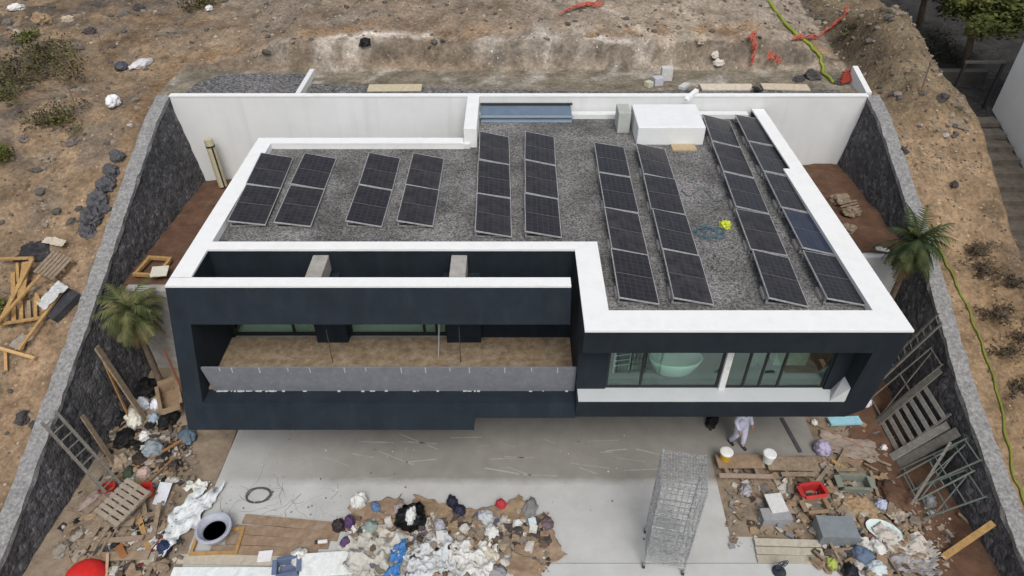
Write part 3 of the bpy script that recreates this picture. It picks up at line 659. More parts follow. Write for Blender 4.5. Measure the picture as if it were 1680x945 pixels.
def bucket(label, loc, r, h_, m, lidm=None, name='bucket'):
    t = thing(name, label, 'bucket', loc, random.uniform(0, 6))
    MB().lathe([(r*.82, 0), (r, h_), (r*1.05, h_), (r*1.05, h_-.03), (r*.99, h_-.03)][:3] + ([(r*.93, h_), (r*.78, .03)] if not lidm else []), 22).build('body', m, t, smooth=False)
    if lidm: MB().lathe([(r*1.1, h_-.02), (r*1.1, h_+.02), (r*.9, h_+.04), (.01, h_+.045)], 22).build('lid', lidm, t)
    MB().tube([(r*1.03*math.cos(a), r*.25, h_-.05-.5*r*math.sin(a)) if False else (r*1.06*math.cos(a), -r*.5*math.sin(a)-r*.3, h_-.06) for a in [math.pi*i/10 for i in range(11)]], .007, 5).build('handle', M_alu, t)
    return t
def pallet(label, loc, rot, w=1.2, l=1.0, m=M_wood2, nb=7, name='wooden_pallet', cat='pallet'):
    t = thing(name, label, cat, loc, rot=rot); d = MB()
    for i in range(nb):
        x = -w/2+(i+.5)*w/nb; d.box(x-w/nb*.36, x+w/nb*.36, -l/2+random.uniform(-.01, .01), l/2, .1, .125)
    d.build('deck', m, t)
    for y in (-l/2+.06, 0, l/2-.06): MB().box(-w/2, w/2, y-.045, y+.045, 0, .098).build('runner', m, t)
    return t
def ladder(label, a, b, wdir, width, m, rungs=9, name='ladder', r=.025, r0=0., r1=1.):
    a, b, wd = Vector(a), Vector(b), Vector(wdir).normalized()*width/2; t = thing(name, label, 'ladder', a)
    for s in (-1, 1): MB().bar(wd*s, b-a+wd*s, .05, .07, wdir).build('rail', m, t)
    for i in range(rungs):
        p = (b-a)*lerp(r0, r1, (i+.5)/rungs); MB().cyl(p-wd*.96, p+wd*.96, r*.8, n=6).build('rung', m, t)
    return t
def rock(label, loc, size, m, group=None, amp=.35):
    o = crumple('rock', label, 'rock', loc, size, m, amp=amp, group=group, freq=1.3)
    for p in o.data.polygons: p.use_smooth = False
    return o
G = lambda px, py, z=.03: P(px, py, z)
crumple('yellow_bag', 'small yellow green crumpled bag lying beside the blue cable coil on the roof', 'bag', P(1189, 372, 5.79), (.34, .26, .2), C(196, 206, 62, dirt=.1), amp=.4)

# ------------------------------------------------------------------ court centre: rubbish heap
bumpyheap = MB()
WHITE, OFFW, LGREY = C(208, 208, 204, dirt=.5), C(184, 182, 174, dirt=.5), C(165, 168, 168)
# flattened cardboard under the heap
for i, (px, py, w_, l_, rz, lab) in enumerate([
    (620, 850, 1.5, 1.0, .3, 'brown flattened cardboard at the back left of the rubbish heap'),
    (705, 845, 1.2, .8, -.4, 'flattened cardboard sheet right behind the black bin bag'),
    (775, 862, 1.5, .9, .15, 'creased cardboard sheet in the middle of the rubbish heap'),
    (843, 845, .95, .7, .7, 'cardboard sheet next to the red bag'),
    (880, 905, 1.25, .95, .45, 'large tan cardboard sheet at the right edge of the rubbish heap'),
    (805, 898, 1.0, .8, -.2, 'crumpled brown cardboard near the front of the heap'),
    (860, 935, .9, .6, -.5, 'torn dark cardboard at the bottom edge below the large tan sheet'),
    (735, 878, 1.0, .6, .9, 'small cardboard sheet beside the white carton')]):
    sheet('cardboard_sheet', lab, 'cardboard', G(px, py), w_, l_, M_card if i % 2 else M_ply, hgt=.10, rotz=rz, ragged=.2, fold=.7)
sheet('plastic_sheet', 'wide crumpled white plastic sheet at the front left of the heap', 'plastic sheet', G(622, 912), 1.65, 1.15, OFFW, hgt=.30, ragged=.25, fold=2.4)
sheet('plastic_sheet', 'crumpled translucent white plastic right of the blue strip', 'plastic sheet', G(705, 922), 1.25, 1.05, C(196, 200, 202), hgt=.28, ragged=.25, rotz=.3, fold=2.6)
sheet('plastic_sheet', 'rumpled white plastic sheet with a round hollow, bottom centre', 'plastic sheet', G(775, 922), 1.2, 1.0, WHITE, hgt=.30, ragged=.25, rotz=-.2, fold=2.4)
sheet('plastic_strip', 'long bright blue plastic strip between two white sheets', 'plastic strip', G(652, 918, .16), .34, 1.1, C(62, 118, 176), hgt=.2, rotz=-.12, ragged=.3, fold=3)
bb = thing('bin_bag', 'big black bin bag with white rubbish showing in its open mouth', 'bin bag', G(674, 858))
crumple('sack', None, None, (0, 0, 0), (.72, .85, .75), C(16, 17, 20, dirt=.05, rough=.35), amp=.35).parent = bb
o = crumple('rubbish', None, None, (.08, -.12, .55), (.24, .5, .25), WHITE, amp=.3, rotz=0); o.parent = bb; o.rotation_euler = (.5, 0, -.1)
for args in [
    ('plastic_bag', 'white crumpled plastic bag at the far left tip of the heap', 'bag', (590, 827), (.48, .4, .42), WHITE),
    ('plastic_wrapper', 'small blue and white wrapper behind the heap', 'wrapper', (617, 835), (.22, .34, .2), C(92, 120, 160)),
    ('rubbish_bag', 'dark maroon bag on the left edge of the heap', 'bag', (556, 865), (.34, .36, .3), C(52, 44, 46)),
    ('plastic_bag', 'purple bag with a white top, upper of the two', 'bag', (574, 862), (.3, .36, .36), C(80, 58, 96)),
    ('plastic_bag', 'purple bag with a white top, lower of the two', 'bag', (569, 894), (.26, .34, .34), C(86, 64, 100)),
    ('rubbish_bag', 'grey green crumpled bag left of the black bin bag', 'bag', (608, 870), (.46, .4, .34), C(134, 146, 138)),
    ('paper_bag', 'little cream paper bag between green bag and black bin bag', 'bag', (627, 875), (.24, .26, .24), C(196, 184, 158)),
    ('rubbish_bag', 'navy blue bag standing behind the heap', 'bag', (742, 829), (.3, .34, .4), C(30, 34, 52)),
    ('rubbish_bag', 'dark blue bag with a pink corner beside the standing navy bag', 'bag', (754, 841), (.36, .36, .26), C(36, 38, 60)),
    ('cloth_bag', 'crimson red cloth bundle at the back of the heap', 'cloth', (822, 830), (.3, .3, .26), C(176, 52, 62)),
    ('rubbish_bag', 'grey crumpled sack lying on the right rear of the heap', 'bag', (868, 838), (.85, .4, .16), C(128, 128, 126)),
    ('plastic_bag', 'pale grey crumpled bag in the heap centre right', 'bag', (797, 853), (.5, .42, .34), C(178, 182, 184)),
    ('plastic_bag', 'bright white bag lying in front of the pale grey one', 'bag', (807, 877), (.46, .4, .26), WHITE),
    ('paper_ball', 'white paper lump left of the two stacked white cartons', 'paper', (849, 861), (.26, .28, .22), WHITE),
    ('paper_ball', 'white paper lump below the stacked white cartons', 'paper', (857, 877), (.24, .2, .18), WHITE),
    ('rubbish_bag', 'dull mauve bag at the right edge of the heap', 'bag', (897, 863), (.42, .36, .24), C(104, 90, 96)),
    ('rubbish_bag', 'black scrap of bin liner beneath the white carton', 'bag', (722, 905), (.22, .4, .14), C(24, 22, 24)),
    ('plastic_bag', 'light lilac grey bag around the white carton', 'bag', (722, 867), (.42, .3, .28), C(170, 170, 180)),
    ('plastic_bag', 'white bag at the front left next to the blue grey crate', 'bag', (492, 917), (.5, .45, .3), C(214, 214, 208)),
    ('paper_bag', 'cream torn sack on the front right of the heap', 'bag', (805, 915), (.6, .4, .2), C(205, 196, 176)),
    ('rubbish_bag', 'flat grey torn sack at the bottom edge below the cream one', 'bag', (812, 940), (.6, .35, .15), C(140, 140, 142)),
    ('plastic_bag', 'pinkish pale bag leaning behind the black bin bag', 'bag', (655, 838), (.4, .3, .25), C(170, 156, 152))]:
    crumple(*args[:3], G(*args[3], .05), args[4], args[5])
for px, py in ((573, 849), (571, 885)):
    pass
slabobj('carton', 'small bright white carton in front of the lilac bag', 'box', G(722, 884, .1), (.2, .26, .2), WHITE, rot=(.1, .1, .2))
slabobj('carton', 'white carton on top of another at the right of the heap', 'box', G(873, 859, .2), (.2, .18, .16), C(196, 212, 212), rot=(.1, 0, .2))
slabobj('carton', 'bright white carton in front of the pale blue one', 'box', G(874, 872, .1), (.2, .18, .2), WHITE, rot=(.0, .1, -.2))
slabobj('white_batten', 'short white batten below the black bin bag', 'batten', G(667, 881, .1), (.28, .06, .04), WHITE, rot=(0, 0, .05))
slabobj('white_board', 'white foam board lying at the front left of the heap', 'board', G(538, 926, .12), (1.35, .62, .06), C(222, 226, 224), rot=(.03, .05, .1))
slabobj('white_board', 'small square white board on the brown planks', 'board', G(435, 913, .08), (.36, .3, .03), C(226, 224, 226), rot=(0, 0, .1))
carton('open blue grey crate at the bottom edge below the white bag', G(474, 938), (.5, .4, .3), .2, C(104, 118, 146), name='plastic_crate', cat='crate')
t = thing('plastic_bottle', 'small white bottle with a black cap on the brown planks', 'bottle', G(530, 891, .12)); MB().cyl((-.12, 0, .05), (.12, .03, .05), .055, n=10).build('body', WHITE, t); MB().cyl((-.2, -.01, .05), (-.12, 0, .05), .05, n=10).build('cap', M_dark, t)
# litter: tiny scraps nobody could count
def litter(name, label, regions, nn, mats, smin=.03, smax=.12, z=.04):
    for mi, m in enumerate(mats):
        g = MB()
        for i in range(nn//len(mats)):
            x0, y0, x1, y1 = random.choice(regions); p = G(random.uniform(x0, x1), random.uniform(y0, y1), z+random.random()*.05)
            s = smin+(smax-smin)*random.random()**2.4; rot = Matrix.Rotation(random.uniform(0, 6), 3, 'Z')@Matrix.Rotation(random.uniform(-.6, .6), 3, 'X')
            if i % 3: g.obox(p, (s, s*random.uniform(.3, 1), random.choice((.01, .03, s*.5))), rot)
            else:
                o8 = [Vector(v)*s*.6*random.uniform(.5, 1.3) for v in ((1, 0, 0), (0, 1, 0), (-1, 0, 0), (0, -1, 0), (.2, .1, .8), (0, 0, -.5))]
                g.add([p+v for v in o8], [(0, 1, 4), (1, 2, 4), (2, 3, 4), (3, 0, 4), (1, 0, 5), (2, 1, 5), (3, 2, 5), (0, 3, 5)])
        tag(g.build(name, m), label, 'litter', None, 'stuff')
litter('heap_litter', 'small scraps scattered over the central rubbish heap', [(560, 835, 900, 940), (600, 850, 860, 900)], 1300, [M_card, OFFW, C(60, 52, 50), C(120, 110, 95), M_wood2, WHITE, C(140, 142, 146), C(96, 92, 108)], .04, .24)
def rubbish(name, label, regions, nn, mats, smin=.1, smax=.3, zz=.05):
    for mi, m in enumerate(mats):
        bm = bmesh.new()
        for i in range(nn//len(mats)):
            x0, y0, x1, y1 = random.choice(regions); p = G(random.uniform(x0, x1), random.uniform(y0, y1), zz+random.random()*.12); sd2 = random.random()*50
            kk = bmesh.ops.create_icosphere(bm, subdivisions=2, radius=1); sz = Vector((random.uniform(smin, smax), random.uniform(smin, smax), random.uniform(smin, smax)*.42))*.5; a = random.uniform(0, 6)
            rm = Matrix.Rotation(a, 3, 'Z')@Matrix.Rotation(random.uniform(-.5, .5), 3, 'X')
            for v in kk['verts']:
                d = v.co.copy(); f = 1+.55*noise.noise(d*1.9+Vector((sd2, 0, 0)))
                if i % 2: d = Vector([max(-.6, min(.6, c)) for c in d])*1.5
                v.co = p+rm@Vector((d.x*sz.x*f, d.y*sz.y*f, d.z*sz.z*f))
        me = bpy.data.meshes.new(name); bm.to_mesh(me); bm.free(); me.materials.append(m); o = bpy.data.objects.new(name, me); COL.objects.link(o); tag(o, label, 'rubbish', None, 'stuff')
DUST = [C(186, 182, 174), C(146, 130, 108), C(124, 114, 102), M_card, M_ply, C(92, 78, 66), C(160, 150, 136), C(64, 58, 56)]
rubbish('mixed_rubbish', 'dusty mixed bags and packaging filling the central heap', [(560, 840, 900, 900), (700, 850, 900, 900), (580, 890, 830, 945)], 280, DUST, .1, .34)
rubbish('mixed_rubbish', 'dusty mixed packaging filling the right hand rubbish', [(1330, 780, 1500, 930), (1380, 850, 1510, 945), (1270, 780, 1400, 850)], 170, DUST+[M_ply], .1, .34)
rubbish('mixed_rubbish', 'dusty mixed scraps filling the left hand rubbish', [(170, 680, 290, 790), (120, 840, 270, 945)], 150, DUST+[C(30, 30, 32), C(24, 24, 26)], .1, .34, .08)
# planks and frames left of the heap
wz = 0
for i, (a, b, lab) in enumerate([((400, 851), (560, 866), 'long brown board at the back of the plank deck'), ((385, 868), (555, 880), 'brown board second from the back of the plank deck'),
                                 ((372, 885), (540, 893), 'brown board in the middle of the plank deck'), ((345, 902), (520, 907), 'brown board towards the front of the plank deck'),
                                 ((292, 917), (470, 921), 'pale wide board at the front of the plank deck')]):
    plank(lab, G(*a, .05), G(*b, .055), M_ply if i < 4 else C(180, 172, 156), wd=.27, th=.04, name='floor_board')
slabobj('white_board', 'long white panel along the bottom edge, left of the heap', 'panel', G(370, 941, .06), (2.7, .30, .05), C(222, 228, 226), rot=(0, 0, 0))
fr = thing('timber_formwork', 'yellow timber frame lying flat under the metal tub', 'frame', G(358, 890, .03), .03)
for x in (-.58, .58): MB().box(x-.04, x+.04, -.3, .3, 0, .1).build('side', M_wood, fr)
for y in (-.34, .34): MB().box(-.62, .62, y-.04, y+.04, 0, .1).build('side', M_wood, fr)
tb = thing('metal_tub', 'round grey tub half full of dark water on a yellow frame', 'tub', G(355, 876, .14))
MB().lathe([(.33, 0), (.45, .26), (.47, .29), (.45, .33), (.40, .33), (.30, .2), (.27, .05)], 28).build('basin', C(168, 172, 184, rough=.4), tb)
MB().lathe([(.01, .16), (.285, .16)], 24).build('water', mat('dark_water', (.05, .06, .078), var=.6, scale=5, rough=.3), tb)
sheet('plastic_sheet', 'long white spattered plastic sheet along the slab edge, left of the tub', 'plastic sheet', G(300, 858), .75, 2.2, C(208, 213, 214), hgt=.16, rotz=-.45, ragged=.3, fold=3)
crumple('rubbish_bag', 'dark blue bag on the slab edge beside the plastic sheet', 'bag', G(271, 902), (.38, .36, .3), C(36, 48, 80))
sheet('plastic_sheet', 'torn white plastic at the slab corner above the tub', 'plastic sheet', G(324, 800), .6, .3, C(212, 212, 205), hgt=.15, ragged=.3)
slabobj('white_board', 'upright white sheet of board leaning by the pallet', 'board', G(267, 810, .1), (.36, .62, .03), C(205, 210, 216), rot=(.35, 0, -.1))
h = MB(); c = G(424, 813); h.tube([(c.x+(.3+.03*(i//18))*math.cos(i*.35)+.02*math.sin(i), c.y+(.22+.02*(i//18))*math.sin(i*.35), .04+.003*i/9) for i in range(56)], .012, 5)
tag(h.build('wire_coil', C(84, 84, 86)), 'coil of thin dark wire on the pale concrete', 'wire')
litter('slab_spots', 'small plaster spots and crumbs on the concrete', [(340, 790, 560, 850), (900, 690, 1100, 930), (380, 700, 700, 800)], 150, [C(110, 108, 104), C(205, 204, 200)], .015, .05, .022)
sc_m = MB()
for i in range(34):
    p = G(random.uniform(350, 560), random.uniform(800, 852), .0215); a = random.uniform(0, 6); pts = [p]
    for k in range(random.randint(3, 9)):
        a += random.uniform(-.7, .7); p = p+Vector((math.cos(a), math.sin(a), 0))*random.uniform(.05, .16); pts.append(p)
    sc_m.tube(pts, random.uniform(.002, .007), 4)
tag(sc_m.build('scuff_marks', C(128, 128, 126)), 'thin dark scuffs and cement trails on the pale concrete', 'scuffs', None, 'stuff')
# plaster streaks on the covered slab
st = MB()
for i in range(26):
    p = G(random.uniform(480, 1080), random.uniform(712, 790), .0245); L2 = random.uniform(.3, 1.4); a = random.uniform(-.5, .15)
    st.obox(p, (L2, random.uniform(.015, .05), .002), Matrix.Rotation(a, 3, 'Z'))
tag(st.build('plaster_streaks', mat('plaster_streak', (.36, .345, .32), var=.25, scale=5)), 'pale plaster streaks smeared on the covered slab', 'streaks', None, 'stuff')

# ------------------------------------------------------------------ mobile scaffold tower
tw = thing('scaffold_tower', 'tall narrow aluminium mesh tower standing on the concrete', 'scaffold', (3.93, 9.5, .02), R(-11))
TW, TD, TH = .49, .5, 3.5
for sx in (-1, 1):
    for sy in (-1, 1):
        po = MB().cyl((sx*TW, sy*TD, .12), (sx*TW, sy*TD, TH), .028, n=8).build('post', M_galv, tw)
        wh = MB().cyl((sx*TW-.03, sy*TD, .06), (sx*TW+.03, sy*TD, .06), .065, n=12).build('castor', M_dark, po)
for sy in (-1, 1):
    for k in range(13): MB().cyl((-TW, sy*TD, .3+k*.26), (TW, sy*TD, .3+k*.26), .014, n=6).build('rung', M_galv, tw)
for sx in (-1, 1):
    for k in range(3):
        z0 = .25+k*1.05; MB().cyl((sx*TW, -TD, z0), (sx*TW, TD, z0+1.0), .013, n=6).build('brace', M_galv, tw)
def mesh_panel(pts, du, dv, r, name):
    g = MB(); o_, u, v = (Vector(p) for p in pts); nu, nv = int(u.length/du), int(v.length/dv)
    for i in range(nu+1): g.bar(o_+u*i/nu, o_+u*i/nu+v, r, r, u.cross(v))
    for j in range(nv+1): g.bar(o_+v*j/nv, o_+v*j/nv+u, r, r, u.cross(v))
    return g.build(name, M_galv, tw)
mesh_panel(((-TW, TD+.02, .3), (2*TW, 0, 0), (0, 0, 3.1)), .14, .2, .009, 'mesh_panel')
mesh_panel(((-TW, -TD-.02, .5), (2*TW, 0, 0), (0, 0, 3.0)), .11, .15, .009, 'mesh_panel')
mesh_panel(((-TW-.02, -TD, .5), (0, 2*TD, 0), (0, 0, 3.0)), .12, .16, .008, 'mesh_panel')
mesh_panel(((TW+.02, -TD, .5), (0, 2*TD, 0), (0, 0, 3.0)), .12, .16, .008, 'mesh_panel')
mesh_panel(((-TW, -TD, TH-.02), (2*TW, 0, 0), (0, 2*TD, 0)), .065, .08, .012, 'deck')
mesh_panel(((-TW, -TD-.05, .9), (2*TW, 0, 0), (0, 0, .9)), .1, .06, .014, 'guard_panel')

# ------------------------------------------------------------------ right side of the court
sheet_poly('dirt_patch', [(5.78, 9.95), (6.45, 9.95), (6.45, 9.35), (9.1, 9.3), (9.1, 12.6), (5.85, 12.55)], .026, M_dirt, .004)
for a, b, m, lab in [((1176, 757), (1252, 757), M_ply, 'wide dark plywood sheet with a yellow bucket on its corner'), ((1258, 760), (1342, 762), M_wood2, 'wide tan plywood sheet beside the dark one'),
                     ((1180, 780), (1268, 782), C(160, 140, 125), 'narrow pale plank along the front of the dark plywood'), ((1282, 778), (1338, 778), M_wood2, 'short tan plank in front of the tan plywood sheet')]:
    plank(lab, G(*a, .3), G(*b, .3), m, wd=.46 if a[1] < 770 else .14, th=.035, name='plywood_sheet' if a[1] < 770 else 'timber_plank')
for px in (1190, 1240, 1275, 1330):
    pass
tr_ = MB()
for x in (-1.25, -.4, .45, 1.25): tr_.box(x-.05, x+.05, -.3, .25, 0, .255)
tag(tr_.build('plank_bearers', M_wood2, loc=G(1258, 772, .025)), 'timber bearers under the plywood sheets', 'bearers')
bucket('yellow bucket with a white lid on the dark plywood', G(1189, 752, .32), .17, .3, C(196, 158, 30), C(226, 226, 220))
bucket('white lidded bucket between the two plywood sheets', G(1259, 756, .32), .17, .32, C(214, 216, 214), C(226, 228, 228))
crumple('plastic_bag', 'silvery crumpled bag on the brown dirt patch', 'bag', G(1222, 808), (.42, .32, .26), C(158, 156, 160), amp=.4)
slabobj('foam_board', 'white foam board lying over the grey box', 'board', G(1273, 826, .3), (.48, .55, .05), C(206, 206, 206), rot=(.1, .05, .15))
carton('long closed grey box in the dirt patch', G(1270, 852), (.78, .36, .24), .03, C(150, 152, 155), name='grey_box', open_=False)
carton('red open crate with cardboard in front of it', G(1328, 817), (.6, .34, .38), .15, C(180, 44, 46), name='plastic_crate', cat='crate')
carton('open brown carton directly in front of the red crate', G(1333, 838), (.55, .35, .3), .1)
carton('large closed metallic grey box right of the dirt patch', G(1366, 880), (.95, .62, .45), -.05, C(140, 148, 152, metal=.3, rough=.5), name='metal_box', open_=False)
for args in [
    ('cardboard_sheet', 'tan cardboard flap standing right of the red crate', 'cardboard', (1377, 832), .45, .9, M_card, .12, .5),
    ('cardboard_sheet', 'big orange tan cardboard sheet right of the narrow flap', 'cardboard', (1410, 838), .8, .75, mat('light_card', (.36, .25, .15), var=.2, scale=5, dirt=.3), .14, -.3),
    ('cardboard_sheet', 'grey brown cardboard behind the big tan sheet', 'cardboard', (1440, 795), .8, .5, M_card, .12, .2),
    ('plastic_sheet', 'white torn sheet in front of the metal box', 'plastic sheet', (1405, 897), .7, .4, C(200, 198, 192), .2, -.4),
    ('plastic_sheet', 'rumpled pale sheet with white slats by the right dirt', 'plastic sheet', (1480, 895), 1.5, .7, C(186, 180, 172), .22, -.25),
    ('plastic_sheet', 'grey torn sheet at the bottom edge below the white slats', 'plastic sheet', (1490, 930), 1.3, .5, C(150, 146, 146), .2, -.15),
    ('rag', 'dull red brown cloth behind the white bag, right of the metal box', 'cloth', (1432, 890), .6, .4, C(128, 88, 80), .15, .3),
    ('plastic_sheet', 'beige sheet on the dirt beside the white plastic basin', 'plastic sheet', (1468, 845), .6, .45, C(176, 164, 148), .15, .5)]:
    sheet(*args[:3], G(*args[3]), args[4], args[5], args[6], hgt=args[7], rotz=args[8], ragged=.25)
for args in [
    ('cloth_bundle', 'faded blue denim bundle near the bottom edge', 'cloth', (1413, 915), (.55, .6, .3), C(92, 108, 130)),
    ('rubbish_bag', 'black bag at the bottom edge beside the denim bundle', 'bag', (1393, 942), (.5, .4, .3), C(22, 24, 34)),
    ('plastic_bag', 'bright white bag with a black mouth right of the denim', 'bag', (1437, 902), (.5, .35, .3), WHITE),
    ('plastic_bag', 'white bag at the bottom edge right of the denim', 'bag', (1436, 935), (.5, .4, .26), C(196, 206, 208)),
    ('cloth_ball', 'lime green crumpled cloth on the pale concrete', 'cloth', (1362, 928), (.3, .3, .24), C(164, 178, 84)),
    ('plastic_bag', 'white bag with purple print on the right of the slab', 'bag', (1347, 740), (.5, .45, .4), C(172, 164, 190)),
    ('plastic_bag', 'blue and white bag behind the big tan cardboard', 'bag', (1443, 832), (.34, .3, .3), C(176, 182, 204)),
    ('rubbish_bag', 'black bag lying at the foot of the facade, left of the worker', 'bag', (1168, 691), (.75, .35, .24), C(18, 18, 20)),
    ('paper_ball', 'white scrap at the foot of the red dirt slope', 'paper', (1449, 736), (.2, .2, .16), C(225, 215, 215)),
    ('plastic_bag', 'white bag on the red dirt by the house corner', 'bag', (1420, 664), (.34, .3, .26), C(214, 210, 216)),
    ('paper_ball', 'small white scrap on the slab right of the drain channel', 'paper', (1335, 695), (.2, .2, .16), C(215, 212, 205)),
    ('rubble_lump', 'brown dirt heap right of the cardboard', 'dirt heap', (1465, 815), (1.1, .7, .3), M_redd),
    ('plastic_bag', 'dirty grey bag against the foot of the scaffold frames', 'bag', (1522, 825), (.42, .36, .3), C(126, 128, 130))]:
    crumple(*args[:3], G(*args[3], .05), args[4], args[5])
slabobj('insulation_board', 'pale blue insulation board on the ground at the facade corner', 'board', G(1385, 692, .1), (1.0, .3, .08), C(150, 200, 214), rot=(0, .03, .08))
bs = MB().lathe([(.2, 0), (.34, .16), (.36, .17), (.31, .15), (.18, .04)], 24, sx=1.25, sy=.75).build('plastic_basin', C(200, 216, 214), loc=G(1447, 874, .08), rot=(.2, 0, -.5)); tag(bs, 'white oval plastic basin with a teal rim among the rubbish', 'basin')
fn = thing('floor_fan', 'small dark fan with a round cage on the pale concrete', 'fan', G(1278, 938, .03), .3)
MB().lathe([(.18, 0), (.17, .03), (.03, .05), (.03, .22)], 18).build('base', C(40, 48, 58), fn); g = MB()
for k in range(3):
    g.tube([(.17*(1-.25*k)*math.cos(a), .02*k, .34+.17*(1-.25*k)*math.sin(a)) for a in [2*math.pi*i/20 for i in range(21)]], .012, 5)
for k in range(4): g.bar((-.17*math.cos(k*.785), 0, .34-.17*math.sin(k*.785)), (.17*math.cos(k*.785), 0, .34+.17*math.sin(k*.785)), .012, .012)
g.build('cage', C(56, 66, 76), fn)
for i, (a, b, lab) in enumerate([((1238, 889), (1345, 892), 'pale grey step board farthest from the camera at the dirt patch edge'), ((1240, 903), (1350, 906), 'pale step board in the middle at the dirt patch edge'), ((1242, 917), (1362, 919), 'pale step board nearest the bottom edge, by the green cloth')]):
    plank(lab, G(*a, .12-.03*i), G(*b, .12-.03*i), C(184-6*i, 178-6*i, 162-6*i), wd=.2, th=.05, name='step_board')
carton('green grey crate behind the cardboard sheets', G(1398, 800), (.75, .4, .3), -.05, C(128, 134, 122), name='storage_crate', cat='crate')
plank('short brown timber lying across the green grey crate', G(1372, 772, .15), G(1405, 770, .2), M_wood2)
plank('dark yellow plank behind the green grey crate', G(1365, 755, .15), G(1402, 778, .1), M_wood)
for a, b, lab in [((1325, 690), (1440, 745), 'thin reddish batten lying on the dirt by the drain'), ((1330, 760), (1450, 752), 'grey batten edge between slab and red dirt')]:
    plank(lab, G(*a, .06), G(*b, .06), C(150, 118, 96), wd=.06, th=.03, name='batten')
o = MB().bar(Vector((0, 0, 0)), G(1313, 742, .0)-G(1282, 686, .0), .12, .04).build('drain_channel', C(70, 70, 74), loc=G(1282, 686, .03)); tag(o, 'dark linear drain channel across the slab on the right', 'drain')
sheet('tile_pile', 'greyish pink broken tiles on the dirt below the drain', 'tiles', G(1390, 735), 1.6, .8, C(150, 136, 124), hgt=.1, rotz=-.3, ragged=.2)
litter('yard_litter', 'small scraps and rubble scattered over the right of the court', [(1190, 770, 1440, 900), (1340, 690, 1560, 940), (1380, 830, 1560, 940)], 1300, [M_card, OFFW, C(70, 58, 50), C(128, 112, 96), M_wood2, C(150, 140, 130), C(120, 122, 126)], .03, .24)
# leaning on the right wall
def WR(y, z): return 12.4+splay(y)-.12*max(0, interp(WALLTOP, y)-z)   # inner face of the right wall
def leanR(px, py, ztop):      # a point on the wall face seen at a pixel
    for _ in range(12):
        p = P(px, py, ztop); x = WR(p.y, ztop)-.06
        d = ray(px, py); k = x/d.x; ztop = CAMZ+d.z*k
    return Vector((x, d.y*k, ztop))
def footR(px, py, back=.55):
    p = P(px, py, .1); return Vector((min(p.x, 11.55), p.y, .1))
a, b = Vector((11.2, 14.95, .1)), leanR(1543, 522, 3)
ladder('long grey ladder leaning on the right wall by the house corner', a, b, (.25, .97, 0), .42, M_wood3, 13)
def scaff_frame(label, y0, y1, ztop, xf=11.35, cross=2, z0=.08, skew=0, m=M_wood3):
    t = thing('scaffold_section', label, 'scaffold frame', (xf, (y0+y1)/2, z0)); ym = (y0+y1)/2
    def pt(y, z): return Vector((lerp(xf, WR(y, ztop)-.05, (z-z0)/(ztop-z0))-xf, y-ym+skew*(z-z0), z-z0))
    for y in (y0, y1): MB().cyl(pt(y, z0), pt(y, ztop), .026, n=7).build('post', m, t)
    for k in range(cross+1):
        z = lerp(z0+.15, ztop-.05, k/cross); MB().cyl(pt(y0, z), pt(y1, z), .022, n=7).build('crossbar', m, t)
    MB().cyl(pt(y0, z0+.2), pt(lerp(y0, y1, .8), ztop-.1), .018, n=6).build('brace', m, t)
    return t
scaff_frame('grey scaffold frame leaning on the right wall beside the long ladder', 13.95, 14.65, 2.5, xf=11.3, skew=-.02)
plank('thick grey board leaning on the right wall between scaffold frame and slatted panel', (11.25, 13.75, .1), leanR(1543, 607, 2), M_wood3, wd=.2, th=.06, up=(1, 0, 0))
sp = thing('timber_grille', 'grey slatted timber panel leaning on the right wall', 'panel', (11.3, 13.25, .1)); NS = 7
dx = WR(13.2, 1.75)-.1-11.3
for k in range(NS):
    f = (k+.35)/NS; MB().obox((dx*f, 0, 1.7*f), (.05, 1.25, .12), Matrix.Rotation(math.atan2(dx, 1.7), 3, 'Y')).build('slat', mat('pale_grey_timber', (.27, .26, .235), var=.3, scale=9, rough=.9, dirt=.3), sp)
for y in (-.62, .62): MB().bar((.03, y, 0), (dx+.03, y, 1.72), .06, .05, (0, 1, 0)).build('rail', M_wood3, sp)
plank('wide pale grey board leaning on the right wall below the slatted panel', (11.1, 12.45, .1), leanR(1556, 697, 1.5), mat('pale_grey_timber', (.27, .26, .235)), wd=.24, th=.05, up=(1, 0, 0))
plank('wide grey board leaning next to the pale one, nearer the camera', (11.2, 12.2, .1), leanR(1572, 708, 1.4), M_wood3, wd=.28, th=.05, up=(1, 0, 0))
scaff_frame('grey green scaffold frame leaning on the right wall, nearest the wide boards', 11.3, 12.0, 1.75, xf=11.1, skew=-.1, m=C(104, 112, 106))
scaff_frame('grey green scaffold frame leaning in the middle of the tangle', 10.9, 11.75, 1.35, xf=10.95, skew=.15, m=C(110, 116, 110))
scaff_frame('grey green scaffold frame nearest the camera in the tangle', 10.45, 11.3, 1.2, xf=11.1, skew=-.05, cross=3, m=C(98, 106, 102))
plank('grey pole lying across the scaffold frames', (10.7, 10.6, .5), (12.0, 11.9, 1.5), M_wood3, wd=.07, th=.05, name='timber_pole')
plank('yellow timber plank leaning alone on the right wall near the bottom corner', (11.05, 9.3, .12), leanR(1630, 858, .8), M_wood, wd=.16, th=.06)
plank('short brown batten on the dirt left of the lone yellow plank', G(1572, 842, .2), G(1590, 858, .1), M_wood2, wd=.08)

